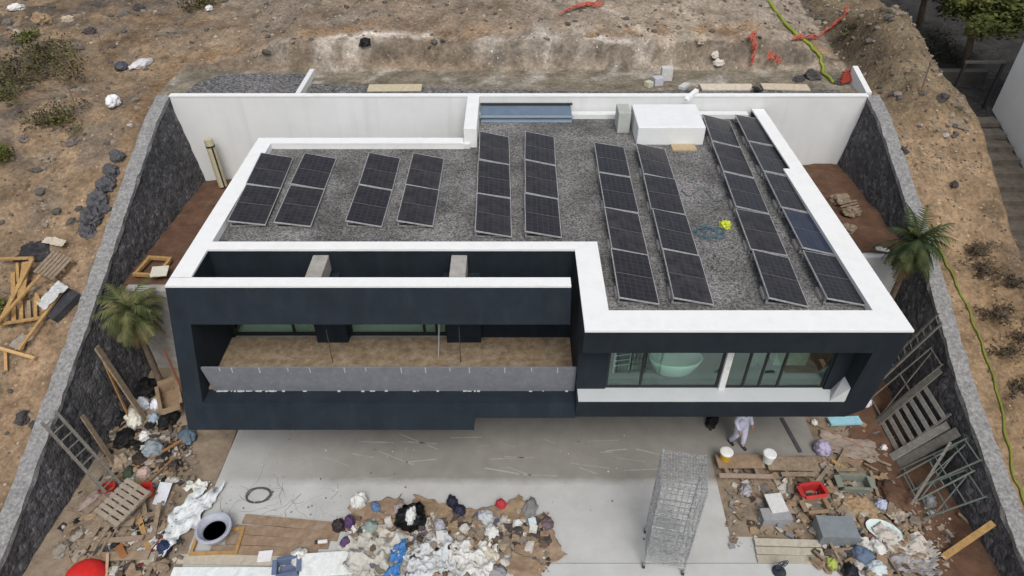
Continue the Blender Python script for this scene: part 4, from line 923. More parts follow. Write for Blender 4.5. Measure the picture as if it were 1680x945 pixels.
# ------------------------------------------------------------------ left side of the court
def WL(y, z): return -(12.4-.12*max(0, interp(WALLTOP, y)-z))
ladder('grey ladder leaning on the left rubble wall', (-10.95, 11.2, .1), (WL(12, 2.4)+.06, 12.0, 2.45), (.35, .93, 0), .42, M_wood3, 10)
plank('short pale board leaning on the left wall behind the ladder', (-11.3, 12.0, .1), (-11.9, 12.5, 1.9), M_wood2, wd=.16, up=(1, 0, 0))
plank('tall board with an orange tip leaning on the left wall under the palm', (-11.35, 13.9, .1), (-12.05, 14.35, 2.75), M_wood2, wd=.2, th=.06, up=(1, 0, 0))
plank('orange timber leaning left of the tall board', (-11.7, 13.75, .1), (-12.08, 14.4, 2.6), mat('orange_timber', (.34, .19, .07), var=.35, scale=6), wd=.08, up=(1, 0, 0))
plank('reddish pole standing by the palm near the facade', (-10.3, 14.6, .1), (-10.5, 14.9, 2.1), C(120, 74, 56), wd=.07, th=.07, name='timber_pole')
plank('pale grey pole standing in the dark corner by the facade', (-9.6, 14.4, .1), (-9.8, 14.6, 1.6), C(120, 118, 112), wd=.07, th=.07, name='timber_pole')
pallet('grey pallet lying tilted on the timber pile by the left wall', P(203, 826, .45), (R(8), R(-6), R(62)), 1.15, .85, mat('grey_tan_timber', (.30, .255, .20), var=.3, scale=8, dirt=.3))
for a, b, m, wd, lab in [
    ((112, 942), (172, 838), M_wood2, .26, 'wide weathered board along the left of the timber pile'), ((150, 905), (190, 845), M_wood2, .14, 'narrow board beside the wide weathered one'),
    ((225, 838), (245, 905), M_wood, .13, 'yellowish plank on the right side of the timber pile'), ((140, 915), (245, 910), M_ply, .24, 'brown board across the front of the timber pile'),
    ((165, 888), (235, 882), C(150, 130, 112), .14, 'pale board across the middle of the timber pile'), ((195, 895), (203, 912), C(160, 104, 60), .16, 'short orange block on the timber pile'),
    ((175, 945), (177, 908), C(180, 152, 128), .07, 'thin pale batten standing behind the red tub'), ((252, 880), (262, 825), M_wood2, .12, 'weathered plank along the dirt path edge'),
    ((230, 930), (268, 880), C(112, 40, 36), .09, 'dark red bar next to the slab edge'), ((165, 860), (220, 857), M_wood2, .18, 'dark board under the tilted pallet'),
    ((240, 850), (232, 800), M_wood2, .1, 'weathered plank right of the tilted pallet'), ((215, 772), (310, 715), C(150, 112, 72), .07, 'long thin batten from the rubbish towards the facade'),
    ((225, 808), (285, 752), C(140, 104, 70), .05, 'thin brown batten on the dirt path')]:
    plank(lab, G(*a, .1+.1*random.random()), G(*b, .16+.16*random.random()), m, wd=wd, th=.05)
og = MB()
for i in range(46):
    p = G(random.uniform(125, 262), random.uniform(835, 925), .06+.14*random.random()); a = random.choice((1.1, .2, -.4, 1.4))+random.uniform(-.3, .3); L2 = random.uniform(.25, .9)
    og.obox(p, (L2, random.uniform(.05, .16), .03), Matrix.Rotation(a, 3, 'Z')@Matrix.Rotation(random.uniform(-.12, .12), 3, 'Y'))
for i in range(40):
    p = G(random.uniform(1340, 1480), random.uniform(745, 930), .06+.14*random.random()); L2 = random.uniform(.25, .9)
    og.obox(p, (L2, random.uniform(.04, .13), .025), Matrix.Rotation(random.uniform(0, 3), 3, 'Z')@Matrix.Rotation(random.uniform(-.15, .15), 3, 'Y'))
tag(og.build('timber_offcuts', M_wood2), 'short weathered timber offcuts jumbled among the rubbish at both sides', 'timber', None, 'stuff')
for px, py, sz, lab in [(235, 640, (1.3, .9, .3), 'large black sheet heap in the dark corner below the palm'), (190, 690, (.7, .9, .3), 'black crumpled sack at the foot of the tall boards'), (228, 735, (.8, .4, .22), 'black sack right of the lower black bin bag')]:
    crumple('rubbish_bag', lab, 'bag', G(px, py, .05), sz, C(15, 15, 17, dirt=.1), amp=.4)
rt = MB().lathe([(.52, 0), (.51, .10), (.42, .24), (.27, .32), (.02, .35)], 26).build('red_tub', C(205, 38, 34, dirt=.2, rough=.85), loc=G(141, 951, .1), rot=(.05, .05, 0), smooth=True); tag(rt, 'large red domed tub at the bottom left edge', 'tub')
bucket('red bucket left of the tilted pallet', G(183, 808, .1), .19, .28, C(196, 62, 56), name='bucket')
bucket('red bucket right of the tilted pallet', G(243, 810, .1), .2, .3, C(205, 58, 54), name='bucket')
for args in [
    ('plastic_sack', 'big cream white sack in the dark corner beside the palm', 'sack', (222, 690), (.85, .5, .36), C(216, 214, 200)),
    ('plastic_sheet', 'pale grey crumpled plastic above the cream sack', 'plastic', (238, 667), (.5, .4, .4), C(186, 190, 198)),
    ('plastic_bag', 'bright white bag against the cardboard in the corner', 'bag', (260, 668), (.4, .36, .36), C(222, 226, 234)),
    ('plastic_bag', 'blue grey bag right below the bright white one', 'bag', (255, 690), (.36, .34, .3), C(150, 166, 180)),
    ('rubbish_bag', 'black bin bag in the corner below the cardboard', 'bag', (278, 692), (.85, .5, .3), C(14, 15, 17)),
    ('rubbish_bag', 'black bin bag left of the white bundle', 'bag', (205, 722), (.8, .6, .25), C(18, 18, 20)),
    ('plastic_bag', 'white bag on top of the mixed bundle', 'bag', (240, 720), (.36, .3, .3), C(226, 224, 218)),
    ('rubbish_bag', 'grey and white bundle of scraps in front of the black bags', 'bag', (254, 742), (.7, .6, .4), C(140, 150, 156)),
    ('rubbish_bag', 'dark brown bundle below the grey and white one', 'bag', (232, 757), (.6, .4, .25), C(54, 44, 38)),
    ('paper_sack', 'beige paper sack left of the scraps near the ladder foot', 'sack', (196, 763), (.7, .5, .34), C(168, 150, 128)),
    ('paper_sack', 'pinkish sack in front of the dark brown bundle', 'sack', (238, 778), (.4, .36, .24), C(190, 166, 156)),
    ('rubbish_bag', 'dark green bag between the beige and pinkish sacks', 'bag', (212, 778), (.45, .3, .2), C(58, 68, 54)),
    ('tarpaulin', 'slate blue crumpled tarpaulin at the facade corner', 'tarpaulin', (308, 717), (.7, .5, .2), C(88, 108, 124)),
    ('rubble_lump', 'pale stone lump beside the left wall near the bottom', 'rubble', (130, 882), (.4, .3, .2), C(150, 144, 132)),
    ('rubble_lump', 'pale rubble lump at the foot of the left wall, lowest one', 'rubble', (103, 905), (.5, .4, .25), C(140, 132, 120)),
    ('paper_sack', 'long grey pink board like sack by the wall above the pallet', 'sack', (148, 825), (.35, .75, .2), C(150, 134, 126))]:
    crumple(*args[:3], G(*args[3], .08), args[4], args[5])
carton('long brown carton leaning on the facade corner by white bags', P(282, 660, .15), (.5, 1.1, .35), .5)
litter('court_litter', 'small scraps and rubble scattered on the left dirt', [(110, 720, 300, 930), (100, 860, 260, 940), (200, 690, 320, 800)], 1100, [M_card, OFFW, C(64, 56, 50), C(124, 110, 96), M_wood2, C(34, 34, 36), C(110, 112, 116)], .03, .22, .08)

# ------------------------------------------------------------------ palms
def palm(label, loc, h_, r, m, nf=34, lean=(0, 0)):
    t = thing('palm_tree', label, 'palm', loc)
    tp = Vector((lean[0], lean[1], h_))
    pts = [tp*(i/8)+Vector((0, 0, 0)) for i in range(9)]
    MB().tube(pts, [.10-.03*i/8+(.012 if i % 2 else 0) for i in range(9)], 9).build('trunk', M_bark, t, smooth=True)
    g = MB(); dead = MB()
    for k in range(nf):
        az = k*2.399+random.uniform(-.3, .3); el = lerp(1.25, -1.25, k/nf)+random.uniform(-.2, .2); L2 = r*random.uniform(.75, 1.15); tgt = dead if k > nf*.78 else g
        p = tp.copy(); dirv = Vector((math.cos(az)*math.cos(el), math.sin(az)*math.cos(el), math.sin(el))); prev = p
        n = 9
        for i in range(n):
            q = prev+dirv*(L2/n); dirv = (dirv+Vector((0, 0, -.17))).normalized(); tgt.bar(prev, q, .018, .012)
            sd_ = dirv.cross(Vector((0, 0, 1)))
            if sd_.length < .05: sd_ = Vector((1, 0, 0))
            sd_.normalize(); ll = .34*r*math.sin(math.pi*(.12+.85*i/n))
            for s in (-1, 1):
                for jj in (0, .5):
                    b0 = prev.lerp(q, jj); tip = b0+(sd_*s*.8+dirv*.8+Vector((0, 0, -.35+random.uniform(-.2, .1)))).normalized()*ll*random.uniform(.8, 1.15)
                    wv = dirv*.034; tgt.add([b0-wv, b0+wv, tip], [(0, 1, 2)])
            prev = q
    g.build('fronds', m, t); dead.build('dry_fronds', leaf_mat('dry_palm_leaves', (.06, .045, .022), (.12, .085, .04), (.2, .15, .07)) if 'dp' not in MC else MC['dp'], t)
    return t
palm('shaggy olive green palm in the left corner between rubble wall and facade', (-11.35, 15.25, .1), 3.2, 1.12, M_palm, 52, (.05, .05))
palm('dark green palm rising between the house and the right wall', (11.95, 16.55, .1), 4.8, 1.15, M_palm2, 50, (0, 0))
# terrace things
rl = thing('rolled_mat', 'tall beige roll with dark straps standing against the white back wall', 'roll', (-11.1, 22.9, 3.1), rot=(R(-4), R(-3), 0))
MB().cyl((0, 0, 0), (0, 0, 1.9), .16, n=16).build('roll', C(186, 178, 148), rl)
MB().cyl((0, 0, 1.6), (0, 0, 1.66), .168, n=16).build('strap', M_dark, rl); MB().cyl((.1, -.12, 0), (.1, -.12, 1.6), .03, n=8).build('strap', M_dark, rl)
wf = thing('timber_formwork', 'yellow timber formwork frame on the dirt passage left of the house', 'frame', P(252, 440, 3.15), -.1)
for s in (-1, 1):
    MB().box(s*.36-.05, s*.36+.05, -.45, .45, 0, .1).build('side', M_wood, wf); MB().box(-.41, .41, s*.45-.05, s*.45+.05, .02, .12).build('side', M_wood, wf)
slabobj('white_board', 'small pale board lying in the formwork frame', 'board', P(262, 446, 3.3), (.5, .5, .04), C(210, 205, 190), rot=(.05, .05, .2))
for px, py, s, lab in [(1378, 332, .7, 'dark rubble lump in the right passage nearest the back wall'), (1395, 352, .6, 'grey brown rubble lump in the right passage'), (1392, 378, .5, 'small rubble lump in the right passage nearest the cross wall')]:
    rock(lab, P(px, py, 3.8), (s, s*.8, s*.5), M_dirt)
o = MB(); 
for i in range(5): o.bar((-.1, -.3+.14*i, .02*i), (.5, -.2+.14*i, .1+.02*i), .05, .03)
tag(o.build('batten_bundle', M_wood2, loc=P(1385, 345, 3.85)), 'loose bundle of thin battens in the right passage', 'battens')

# ------------------------------------------------------------------ worker in white overalls
def skin_obj(name, chains, m, parent=None, sub=2, root=0):
    vs, es, rs = [], [], []; idx = {}
    for ch in chains:
        prev = None
        for (p, r) in ch:
            k = tuple(round(c, 4) for c in p)
            if k not in idx: idx[k] = len(vs); vs.append(p); rs.append(r)
            i = idx[k]
            if prev is not None and prev != i: es.append((prev, i))
            prev = i
    me = bpy.data.meshes.new(name); me.from_pydata(vs, es, []); o = bpy.data.objects.new(name, me); COL.objects.link(o); o.parent = parent
    sk = o.modifiers.new('skin', 'SKIN'); sk.use_smooth_shade = True
    ss = o.modifiers.new('sub', 'SUBSURF'); ss.levels = sub; ss.render_levels = sub
    if not me.skin_vertices: me.skin_vertices.new()
    for i, r in enumerate(rs):
        sv_ = me.skin_vertices[0].data[i]; sv_.radius = r if isinstance(r, tuple) else (r, r); sv_.use_root = (i == root)
    me.materials.append(m); return o
pw = thing('person', 'worker in white overalls standing under the overhang, seen from the waist down', 'person', G(1207, 729, .025), R(25))
SKN = mat('skin', (.36, .21, .14), var=.1, scale=9, rough=.6); OVR = C(198, 200, 220, dirt=.2)
pel = (0, 0, .98); legs = []
def leg(s, fy, ky): return [(pel, .14), ((s*.1, 0, .90), .11), ((s*.11, ky, .5), .07), ((s*.11, fy, .10), .048), ((s*.11, fy-.09, .035), .04), ((s*.115, fy-.18, .03), .032)]
def arm(s, x, y): return [((0, -.02, 1.42), .11), ((s*.19, -.01, 1.42), .062), ((s*.26, .03, 1.14), .045), ((s*(.24), -.16, .93), .034), ((s*.235, -.2, .88), .036)]
torso = [(pel, .14), ((0, 0, 1.15), .13), ((0, -.01, 1.3), .15), ((0, -.02, 1.42), .11), ((0, -.03, 1.52), .055), ((0, -.045, 1.60), .085), ((0, -.05, 1.69), .095), ((0, -.045, 1.77), .07)]
ch = [torso, leg(-1, .16, -.02), leg(1, -.14, -.1), arm(-1, 0, 0), arm(1, 0, 0)]
for s in (-1, 1):
    hb = (s*.235, -.2, .88)
    for i, ln in enumerate((.075, .085, .08, .062)):
        b = Vector(hb); off = Vector((s*.0, -.03+.02*i, -.035)); ch.append([(hb, .036), (tuple(b+off), .011), (tuple(b+off+Vector((0, -.008, -ln*.6))), .009), (tuple(b+off+Vector((-s*.012, -.012, -ln))), .008)])
    ch.append([(hb, .036), (tuple(Vector(hb)+Vector((-s*.03, -.035, -.01))), .012), (tuple(Vector(hb)+Vector((-s*.035, -.06, -.04))), .010)])
ch.append([((0, -.045, 1.60), .085), ((0, -.135, 1.645), .016)])   # nose
skin_obj('body', ch, SKN, pw)
def big(c, k, n=None): return [(p, (r+k) if not isinstance(r, tuple) else r) for p, r in (c if n is None else c[:n])]
skin_obj('overalls', [big(torso, .022, 4), big(leg(-1, .16, -.02), .026, 4), big(leg(1, -.14, -.1), .026, 4), big(arm(-1, 0, 0), .02, 4), big(arm(1, 0, 0), .02, 4)], OVR, pw)
for s, fy in ((-1, .16), (1, -.14)):
    skin_obj('shoe', [[((s*.11, fy+.03, .05), .052), ((s*.11, fy-.08, .045), .05), ((s*.115, fy-.2, .04), .042)]], C(44, 44, 48), pw)
skin_obj('hair', [[((0, -.01, 1.62), .07), ((0, -.025, 1.72), .095), ((0, -.05, 1.78), .08)]], C(30, 24, 20), pw)
for s in (-1, 1):
    MB().lathe([(.001, -.01), (.01, 0), (.001, .01)], 8).build('eye', C(30, 30, 30), pw, loc=(s*.032, -.137, 1.685))
    MB().lathe([(.005, -.03), (.018, 0), (.005, .03)], 8).build('ear', SKN, pw, loc=(s*.097, -.035, 1.665))
MB().box(-.025, .025, -.133, -.118, 1.605, 1.613).build('mouth', C(120, 60, 55), pw)

# ------------------------------------------------------------------ inside the right window
tb = thing('bathtub', 'white free standing bathtub behind the right window', 'bathtub', (4.36, 12.98, 3.11))
MB().lathe([(.40, 0), (.52, .12), (.66, .42), (.72, .58), (.70, .60), (.63, .56), (.54, .3), (.42, .12), (.02, .1)], 36, sy=.55).build('shell', C(236, 240, 238, dirt=0, rough=.25, var=.03), tb, smooth=True)
MB().tube([(.0, .55, .0), (0, .55, .9), (0, .47, 1.0), (0, .35, .95)], .02, 8).build('tap', M_alu, tb)
rk = thing('towel_rack', 'pale ladder style rack behind the left pane of the right window', 'rack', (2.95, 13.0, 3.11), R(10))
for x in (-.22, .22): MB().cyl((x, 0, 0), (x, 0, 1.5), .02, n=7).build('post', C(200, 205, 205), rk)
for k in range(7): MB().cyl((-.22, 0, .25+k*.19), (.22, 0, .25+k*.19), .016, n=6).build('rail', C(200, 205, 205), rk)
cu = MB(); n = 24
for i in range(n+1):
    x = -.35+.7*i/n; y = .05*math.sin(i*1.3); cu.v += [(x, y, 0), (x, y*1.3, 2.3)]
for i in range(n): cu.f.append((2*i, 2*i+2, 2*i+3, 2*i+1))
o = cu.build('curtain', C(186, 206, 196, dirt=0), loc=(6.75, 13.3, 3.12), rotz=.5, smooth=True); o.modifiers.new('thick', 'SOLIDIFY').thickness = .01
tag(o, 'pale green curtain behind the right panes of the right window', 'curtain')
vn = thing('vanity_cabinet', 'pale cabinet with a dark top behind the far right pane', 'cabinet', (7.6, 13.5, 3.1)); MB().box(-.45, .45, -.25, .25, 0, .7).build('body', C(190, 196, 190), vn); MB().box(-.48, .48, -.28, .28, .7, .75).build('top', C(70, 56, 46), vn)

# ------------------------------------------------------------------ behind the back wall
def T(px, py, up=0): return PT(px, py, up)
slabobj('plywood_sheet', 'pale plywood sheet lying behind the white wall, left of centre', 'board', P(648, 145, 6.28), (2.0, .62, .04), C(196, 184, 156), rot=(0, 0, .02))
slabobj('plywood_sheet', 'long pale board behind the white wall, right of the white blocks', 'board', P(1192, 144, 6.28), (1.95, .5, .05), C(206, 194, 176), rot=(.05, 0, .0))
slabobj('plywood_sheet', 'pale board with a dark notch at its left end, behind the wall on the right', 'board', P(1288, 144, 6.28), (1.75, .5, .05), C(196, 182, 162), rot=(.05, .02, -.02))
slabobj('dark_wedge', 'black triangular offcut between the two pale boards', 'offcut', P(1242, 147, 6.33), (.4, .3, .05), C(30, 30, 32), rot=(.2, .3, .7))
for i, (px, py, s, lab) in enumerate([(1092, 125, (.42, .3, .5), 'tallest white concrete block behind the back wall'), (1078, 133, (.36, .3, .3), 'grey white block beside the tallest one'), (1064, 136, (.25, .25, .2), 'small cream block at the left of the white blocks'), (1122, 138, (.5, .25, .12), 'flat white slab right of the white blocks')]):
    slabobj('concrete_block', lab, 'block', P(px, py+6, 6.27), s, C(196-10*(i == 1), 196-10*(i == 1), 194-24*(i == 2)), rot=(0, 0, .3*i))
for i, (px, py, s, lab) in enumerate([(1178, 108, .5, 'bright white stone at the foot of the pale path'), (1172, 96, .45, 'flat white stone just above the bright one on the path'), (1150, 70, .55, 'pale stone halfway up the path'), (1138, 60, .4, 'pale stone higher on the path'),
                                      (970, 62, .45, 'tan boulder right of the caliche ledge'), (230, 18, .6, 'dark boulder near the top left scrub'), (205, 25, .5, 'grey rock left of the dark boulder'),
                                      (70, 38, .9, 'long tan rock on the upper left slope'), (113, 36, .55, 'pale topped rock right of the long tan rock'), (128, 82, .5, 'grey tan rock in the upper left slope'), (15, 40, .5, 'grey white rock at the left image edge'),
                                      (150, 55, .5, 'dark grey rock below the pale topped one'), (110, 230, .5, 'tan rock on the left slope near the wall'), (120, 237, .45, 'grey rock touching the tan rock on the left slope'), (40, 232, .4, 'grey rock below the olive scrub'),
                                      (166, 195, .4, 'tan stone under the white plastic on the left'), (60, 700, .35, 'dark stone outside the left wall, lower left'), (40, 690, .5, 'dark boulder against the left wall cap, lower left'),
                                      (1480, 250, .4, 'dark stone beside the right wall cap'), (1565, 305, .35, 'dark stone on the sandy strip right of the wall'), (1545, 165, .5, 'dark stone on the spoil heap slope'),
                                      (1375, 140, .45, 'grey rock beside the red pipe heap'), (1330, 130, .7, 'dark grey rock near the hose end'), (1310, 135, .5, 'small dark rock left of the hose end')]):
    c = (208, 202, 194) if px in (1178, 1172) else (178, 164, 144) if i in (2, 3, 8) else (150, 128, 100) if i in (4, 7, 12, 15) else (112, 104, 98) if i in (6, 9, 10, 13, 14) else (70, 66, 66)
    rock(lab, T(px, py, -.04), (s, s*.7, s*.5), C(*c, var=.25, scale=9))
# rubble pile along the outside of the left wall
for i, (px, py, s) in enumerate([(165, 335, .8), (178, 310, .7), (155, 365, .9), (185, 285, .6), (195, 262, .55), (172, 350, .5), (148, 385, .6)]):
    rock('dark basalt boulder in the row outside the left wall, %s from the front' % ORD[[5, 3, 6, 2, 1, 4, 0][i] if False else sorted([335, 310, 365, 285, 262, 350, 385], reverse=True).index(py)], T(px, py, -.06), (s, s*.8, s*.6), C(82, 82, 86, var=.3), group='basalt boulders outside the left wall')
crumple('plastic_bag', 'white crumpled plastic on the path at upper left', 'plastic', T(232, 108), (.55, 1.1, .22), C(208, 204, 206), rotz=-.4)
crumple('plastic_bag', 'white plastic bag left of the wall corner', 'plastic', T(187, 172), (.5, .6, .35), C(226, 228, 230))
crumple('rag_heap', 'dark blue grey rags beside the white plastic at upper left', 'rags', T(200, 112), (.5, .6, .25), C(70, 74, 84))
crumple('plastic_bag', 'white scrap among the rocks in the top left corner', 'plastic', T(27, 16), (.7, .4, .25), C(222, 220, 218))
crumple('plastic_bag', 'white plastic scrap on the dark scrub at the top', 'plastic', T(344, 17), (.4, .3, .2), C(215, 212, 210))
crumple('rubbish_bag', 'black bag on the ledge behind the wall', 'bag', T(600, 76), (.5, .35, .3), C(18, 18, 18))
RED = C(190, 100, 82, var=.3)
def net(label, pts, wd):
    g = MB(); n = len(pts)
    for i, p in enumerate(pts):
        for k in range(7):
            s = (k/6-.5)*wd*(.8+.9*abs(noise.noise(Vector((i*.45, 7, pts[0].x))))); q = p+Vector((s*.5+.1*noise.noise(Vector((i*.7, k, 1))), s*.8+.1*noise.noise(Vector((k, i*.9, 4))), .10+.16*abs(noise.noise(Vector((i*1.1, k*.9, 2)))))); g.v.append(tuple(q))
    for i in range(n-1):
        for k in range(6): g.f.append((i*7+k, i*7+k+1, (i+1)*7+k+1, (i+1)*7+k))
    o = g.build('safety_netting', RED); wfm = o.modifiers.new('net', 'WIREFRAME'); wfm.thickness = .035
    return tag(o, label, 'netting')
def tline(pxs, n=10):
    out = []
    for (a, b) in zip(pxs, pxs[1:]):
        for i in range(n): out.append(T(lerp(a[0], b[0], i/n), lerp(a[1], b[1], i/n)))
    return out+[T(*pxs[-1])]
net('crumpled red safety netting at the top centre', tline([(925, 24), (955, 12), (988, 12)]), .6)
net('red safety netting hanging down the bank on the right', tline([(1232, 60), (1240, 85), (1235, 108)]), .8)
net('bunched red safety netting by the right bank foot', tline([(1262, 95), (1280, 108)]), .9)
net('red safety netting stretched across the green hose', tline([(1300, 68), (1340, 66), (1380, 35), (1390, 15)]), .4)
rp = MB(); c = T(1388, 138)
for i in range(5): rp.bar(c+Vector((-.3+.05*i, -.15+.1*i, .12+.05*i)), c+Vector((.35-.04*i, .05+.08*i, .2+.04*i)), .12, .1)
tag(rp.build('red_pipes', C(150, 62, 46)), 'heap of short rust red pipes by the back right wall corner', 'pipes')
def hose(label, pxs, col, r=.035):
    pts = tline(pxs, 8); pts = [p+Vector((.03*math.sin(i*.9), .0, r)) for i, p in enumerate(pts)]
    tag(MB().tube(pts, r, 7).build('hose', C(*col), smooth=True), label, 'hose')
hose('green corrugated hose running down the bank at the top right', [(1252, -15), (1272, 22), (1300, 55), (1330, 78), (1346, 100), (1350, 122), (1368, 138)], (136, 150, 40), .06)
hose('yellow green hose lying along the outside of the right wall', [(1528, 370), (1540, 410), (1562, 455), (1590, 515), (1614, 580), (1634, 640), (1650, 720), (1664, 790), (1690, 850)], (118, 128, 42), .032)
plank('dark steel bar stuck upright in the spoil heap', T(1508, 158), T(1512, 158)+Vector((.1, .4, 1.1)), M_rustmesh, wd=.04, th=.04, name='steel_bar')
plank('thin dark post on the left slope near the path', T(178, 105), T(170, 80)+Vector((0, 0, .9)), M_rustmesh, wd=.04, th=.04, name='fence_post')
plank('thin dark post on the left slope below the rags', T(135, 205), T(128, 180)+Vector((0, 0, .8)), M_rustmesh, wd=.04, th=.04, name='fence_post')

# ------------------------------------------------------------------ timber outside the left wall
def tp(x, y, up): return T(x, y)+Vector((0, 0, up))
for a, b, m, wd, lab in [
    ((4, 437, .25), (62, 437, .3), M_wood, .1, 'yellow rail at the back of the timber stack outside the left wall'),
    ((26, 455, .15), (27, 535, .15), M_wood, .12, 'yellow post on the left of the timber stack'),
    ((62, 440, .35), (8, 545, .3), M_wood, .13, 'long diagonal yellow plank across the timber stack'),
    ((78, 472, .45), (5, 550, .4), M_wood, .11, 'second diagonal yellow plank lying over the first'),
    ((48, 440, .2), (40, 500, .2), M_wood, .2, 'wide yellow plank under the diagonal planks'),
    ((0, 541, .2), (72, 531, .2), M_wood, .09, 'yellow rail at the front of the timber stack'),
    ((38, 500, .1), (39, 536, .1), M_wood, .1, 'short yellow upright left of the grey white sheet'), ((50, 498, .1), (52, 533, .1), M_wood2, .09, 'short weathered upright in the timber stack'),
    ((62, 492, .1), (62, 531, .1), M_wood, .09, 'short yellow upright nearest the sheet'), ((64, 490, .2), (78, 522, .2), M_wood, .08, 'slanted yellow strut in front of the sheet'),
    ((108, 490, .25), (38, 586, .25), M_wood, .1, 'long yellow plank pointing down to the T shaped frame'),
    ((4, 580, .2), (62, 597, .2), C(212, 174, 120), .08, 'pale crossbar of the T shaped timber'), ((13, 584, .12), (14, 614, .12), C(190, 150, 100), .08, 'short pale leg below the crossbar'),
    ((33, 440, .15), (34, 470, .15), M_wood, .08, 'short yellow strut behind the diagonal planks'), ((5, 483, .1), (24, 487, .1), C(120, 112, 100), .04, 'thin grey stick left of the timber stack')]:
    plank(lab, tp(*a), tp(*b), m, wd=wd, th=.06)
pallet('weathered pallet on the slope behind the yellow timber', T(92, 440, .15), (R(20), 0, R(-28)), .95, .85, M_wood2, 6)
sheet('black_sheet', 'black plastic sheet on the slope behind the pallet', 'plastic sheet', T(68, 414), 1.3, .8, C(40, 40, 44), hgt=.1, rotz=.1, tilt=(R(18), 0))
sheet('plastic_sheet', 'grey white sheet sticking out under the timber stack', 'plastic sheet', T(88, 487, .2), .5, .9, C(186, 188, 188), hgt=.1, rotz=-.6, tilt=(R(18), 0))
slabobj('slate_sheet', 'dark slate coloured panel leaning on the left wall top', 'panel', T(108, 505, .0), (.5, 1.0, .2), C(54, 56, 62), rot=(R(18), 0, R(-30)))
sheet('plastic_sheet', 'pale torn sheet along the edge of the black plastic', 'plastic sheet', T(90, 398, .05), .8, .25, C(188, 178, 160), hgt=.1, rotz=-.3, tilt=(R(18), 0))
sheet('plastic_sheet', 'dusty grey sheet on the slope under the long plank', 'plastic sheet', T(42, 558), .5, .7, C(150, 140, 130), hgt=.08, rotz=-.4, tilt=(R(18), 0))

# ------------------------------------------------------------------ scrub
def shrub(label, loc, r, hh, m, n=900, name='scrub_bush'):
    t = thing(name, label, 'shrub', loc); g = MB(); s_ = MB()
    cl = [(Vector((random.gauss(0, r*.45), random.gauss(0, r*.4), random.uniform(.2, .9)*hh)), random.uniform(.25, .5)*r) for _ in range(16)]
    for c, cr in cl: s_.tube([(0, 0, 0), tuple(c*.5+Vector((.05, 0, .05))), tuple(c)], [.025, .018, .008], 5)
    for i in range(n):
        c, cr = random.choice(cl); d = Vector((random.gauss(0, 1), random.gauss(0, 1), random.gauss(0, .8))).normalized()*cr*random.random()**.4; p = c+d
        if p.z < .02: p.z = .02
        u = Vector((random.gauss(0, 1), random.gauss(0, 1), random.gauss(0, 1))).normalized(); v = u.orthogonal().normalized(); sz = random.uniform(.03, .075)
        g.add([p-u*sz, p+v*sz*.5, p+u*sz, p-v*sz*.5], [(0, 1, 2, 3)])
    s_.build('stems', M_bark, t); g.build('foliage', m, t); return t
for px, py, r, hh, m, n, lab in [(38, 135, 1.8, .8, M_dry, 2800, 'dark dry bush with yellow green tips on the upper left slope'), (80, 100, 1.1, .6, M_dry, 1300, 'grey scrub just behind the dark dry bush'), (2, 265, .6, .8, M_leaf, 900, 'yellow green bush cut off by the left image edge'), (2, 165, .5, .5, M_leaf, 500, 'small yellow green bush at the left edge above the larger one'),
                                 (330, 12, .9, .5, M_dry, 900, 'dark scrub at the top edge left of centre'), (45, 68, .45, .4, M_leaf, 400, 'small yellow green tuft below the long tan rock'), (1390, 60, .35, .6, M_dry, 400, 'dark weed clump at the foot of the spoil heap'), (4, 510, .35, .4, M_leaf, 300, 'tuft of green weed beside the timber stack'), (95, 200, 1.0, .4, M_dry, 900, 'low dark scrub below the dry bush')]:
    shrub(lab, T(px, py), r, hh, m, n)
for i in range(7):
    px, py = [(1620, 450), (1640, 520), (1665, 470), (1650, 580), (1675, 640), (1610, 420), (1670, 560)][i]
    shrub('brown dry tuft on the right hand slope, %s of seven' % ['topmost but one', 'middle', 'right edge upper', 'lower middle', 'lowest', 'topmost', 'right edge lower'][i], T(px, py), .5, .25, leaf_mat('brown_tuft', (.05, .038, .025), (.09, .07, .045), (.13, .1, .065)), 260, 'dry_tuft')

# ------------------------------------------------------------------ neighbour on the right
nb = thing('neighbour_house', 'plain white building cut off by the right image edge', 'building', (21.8, 18, 0))
MB().box(-3.0, 4, -16, 7.2, -1, 10.6).build('wall', mat('grey_white_render', (.78, .80, .80), var=.04, scale=1, rough=.85, dirt=.15, dcol=(.5, .5, .48)), nb)
MB().box(-3.06, 4.06, -16.06, 7.26, 10.6, 10.8).build('roof_coping', M_white, nb)
st = thing('garden_stairs', 'brown stone stairs going down beside the white building', 'stairs', (17.7, 22, 0))
for i in range(13):
    z = 5.05-.20*i; y = 24.9-.62*i-22; MB().box(-.72, .98, y-.62, y+.06, z-.6, z).build('step', mat('brown_stone', (.145, .125, .10), var=.35, scale=4, rough=.9, bump=.3), st)
gt = thing('garden_gate', 'black steel gate frame at the top of the stairs', 'gate', (17.75, 25.25, 5.0))
for x in (-.72, .72): MB().box(x-.05, x+.05, -.05, .05, 0, 2.0).build('post', M_dark, gt)
MB().box(-.77, .77, -.05, .05, 2.0, 2.08).build('top_bar', C(70, 72, 70), gt); MB().box(-.67, .67, -.04, .04, 0, .09).build('threshold', C(60, 60, 58), gt)
MB().box(-.6, .6, -.35, .35, -.02, .04).build('landing', C(188, 186, 180), gt)
o = MB().box(-2, 1.4, -.2, .2, 0, .75).build('low_wall', mat('dark_stone', (.06, .056, .05), var=.3, scale=4), loc=(18.4, 27.9, 4.95)); tag(o, 'dark low wall behind the gate frame', 'wall')
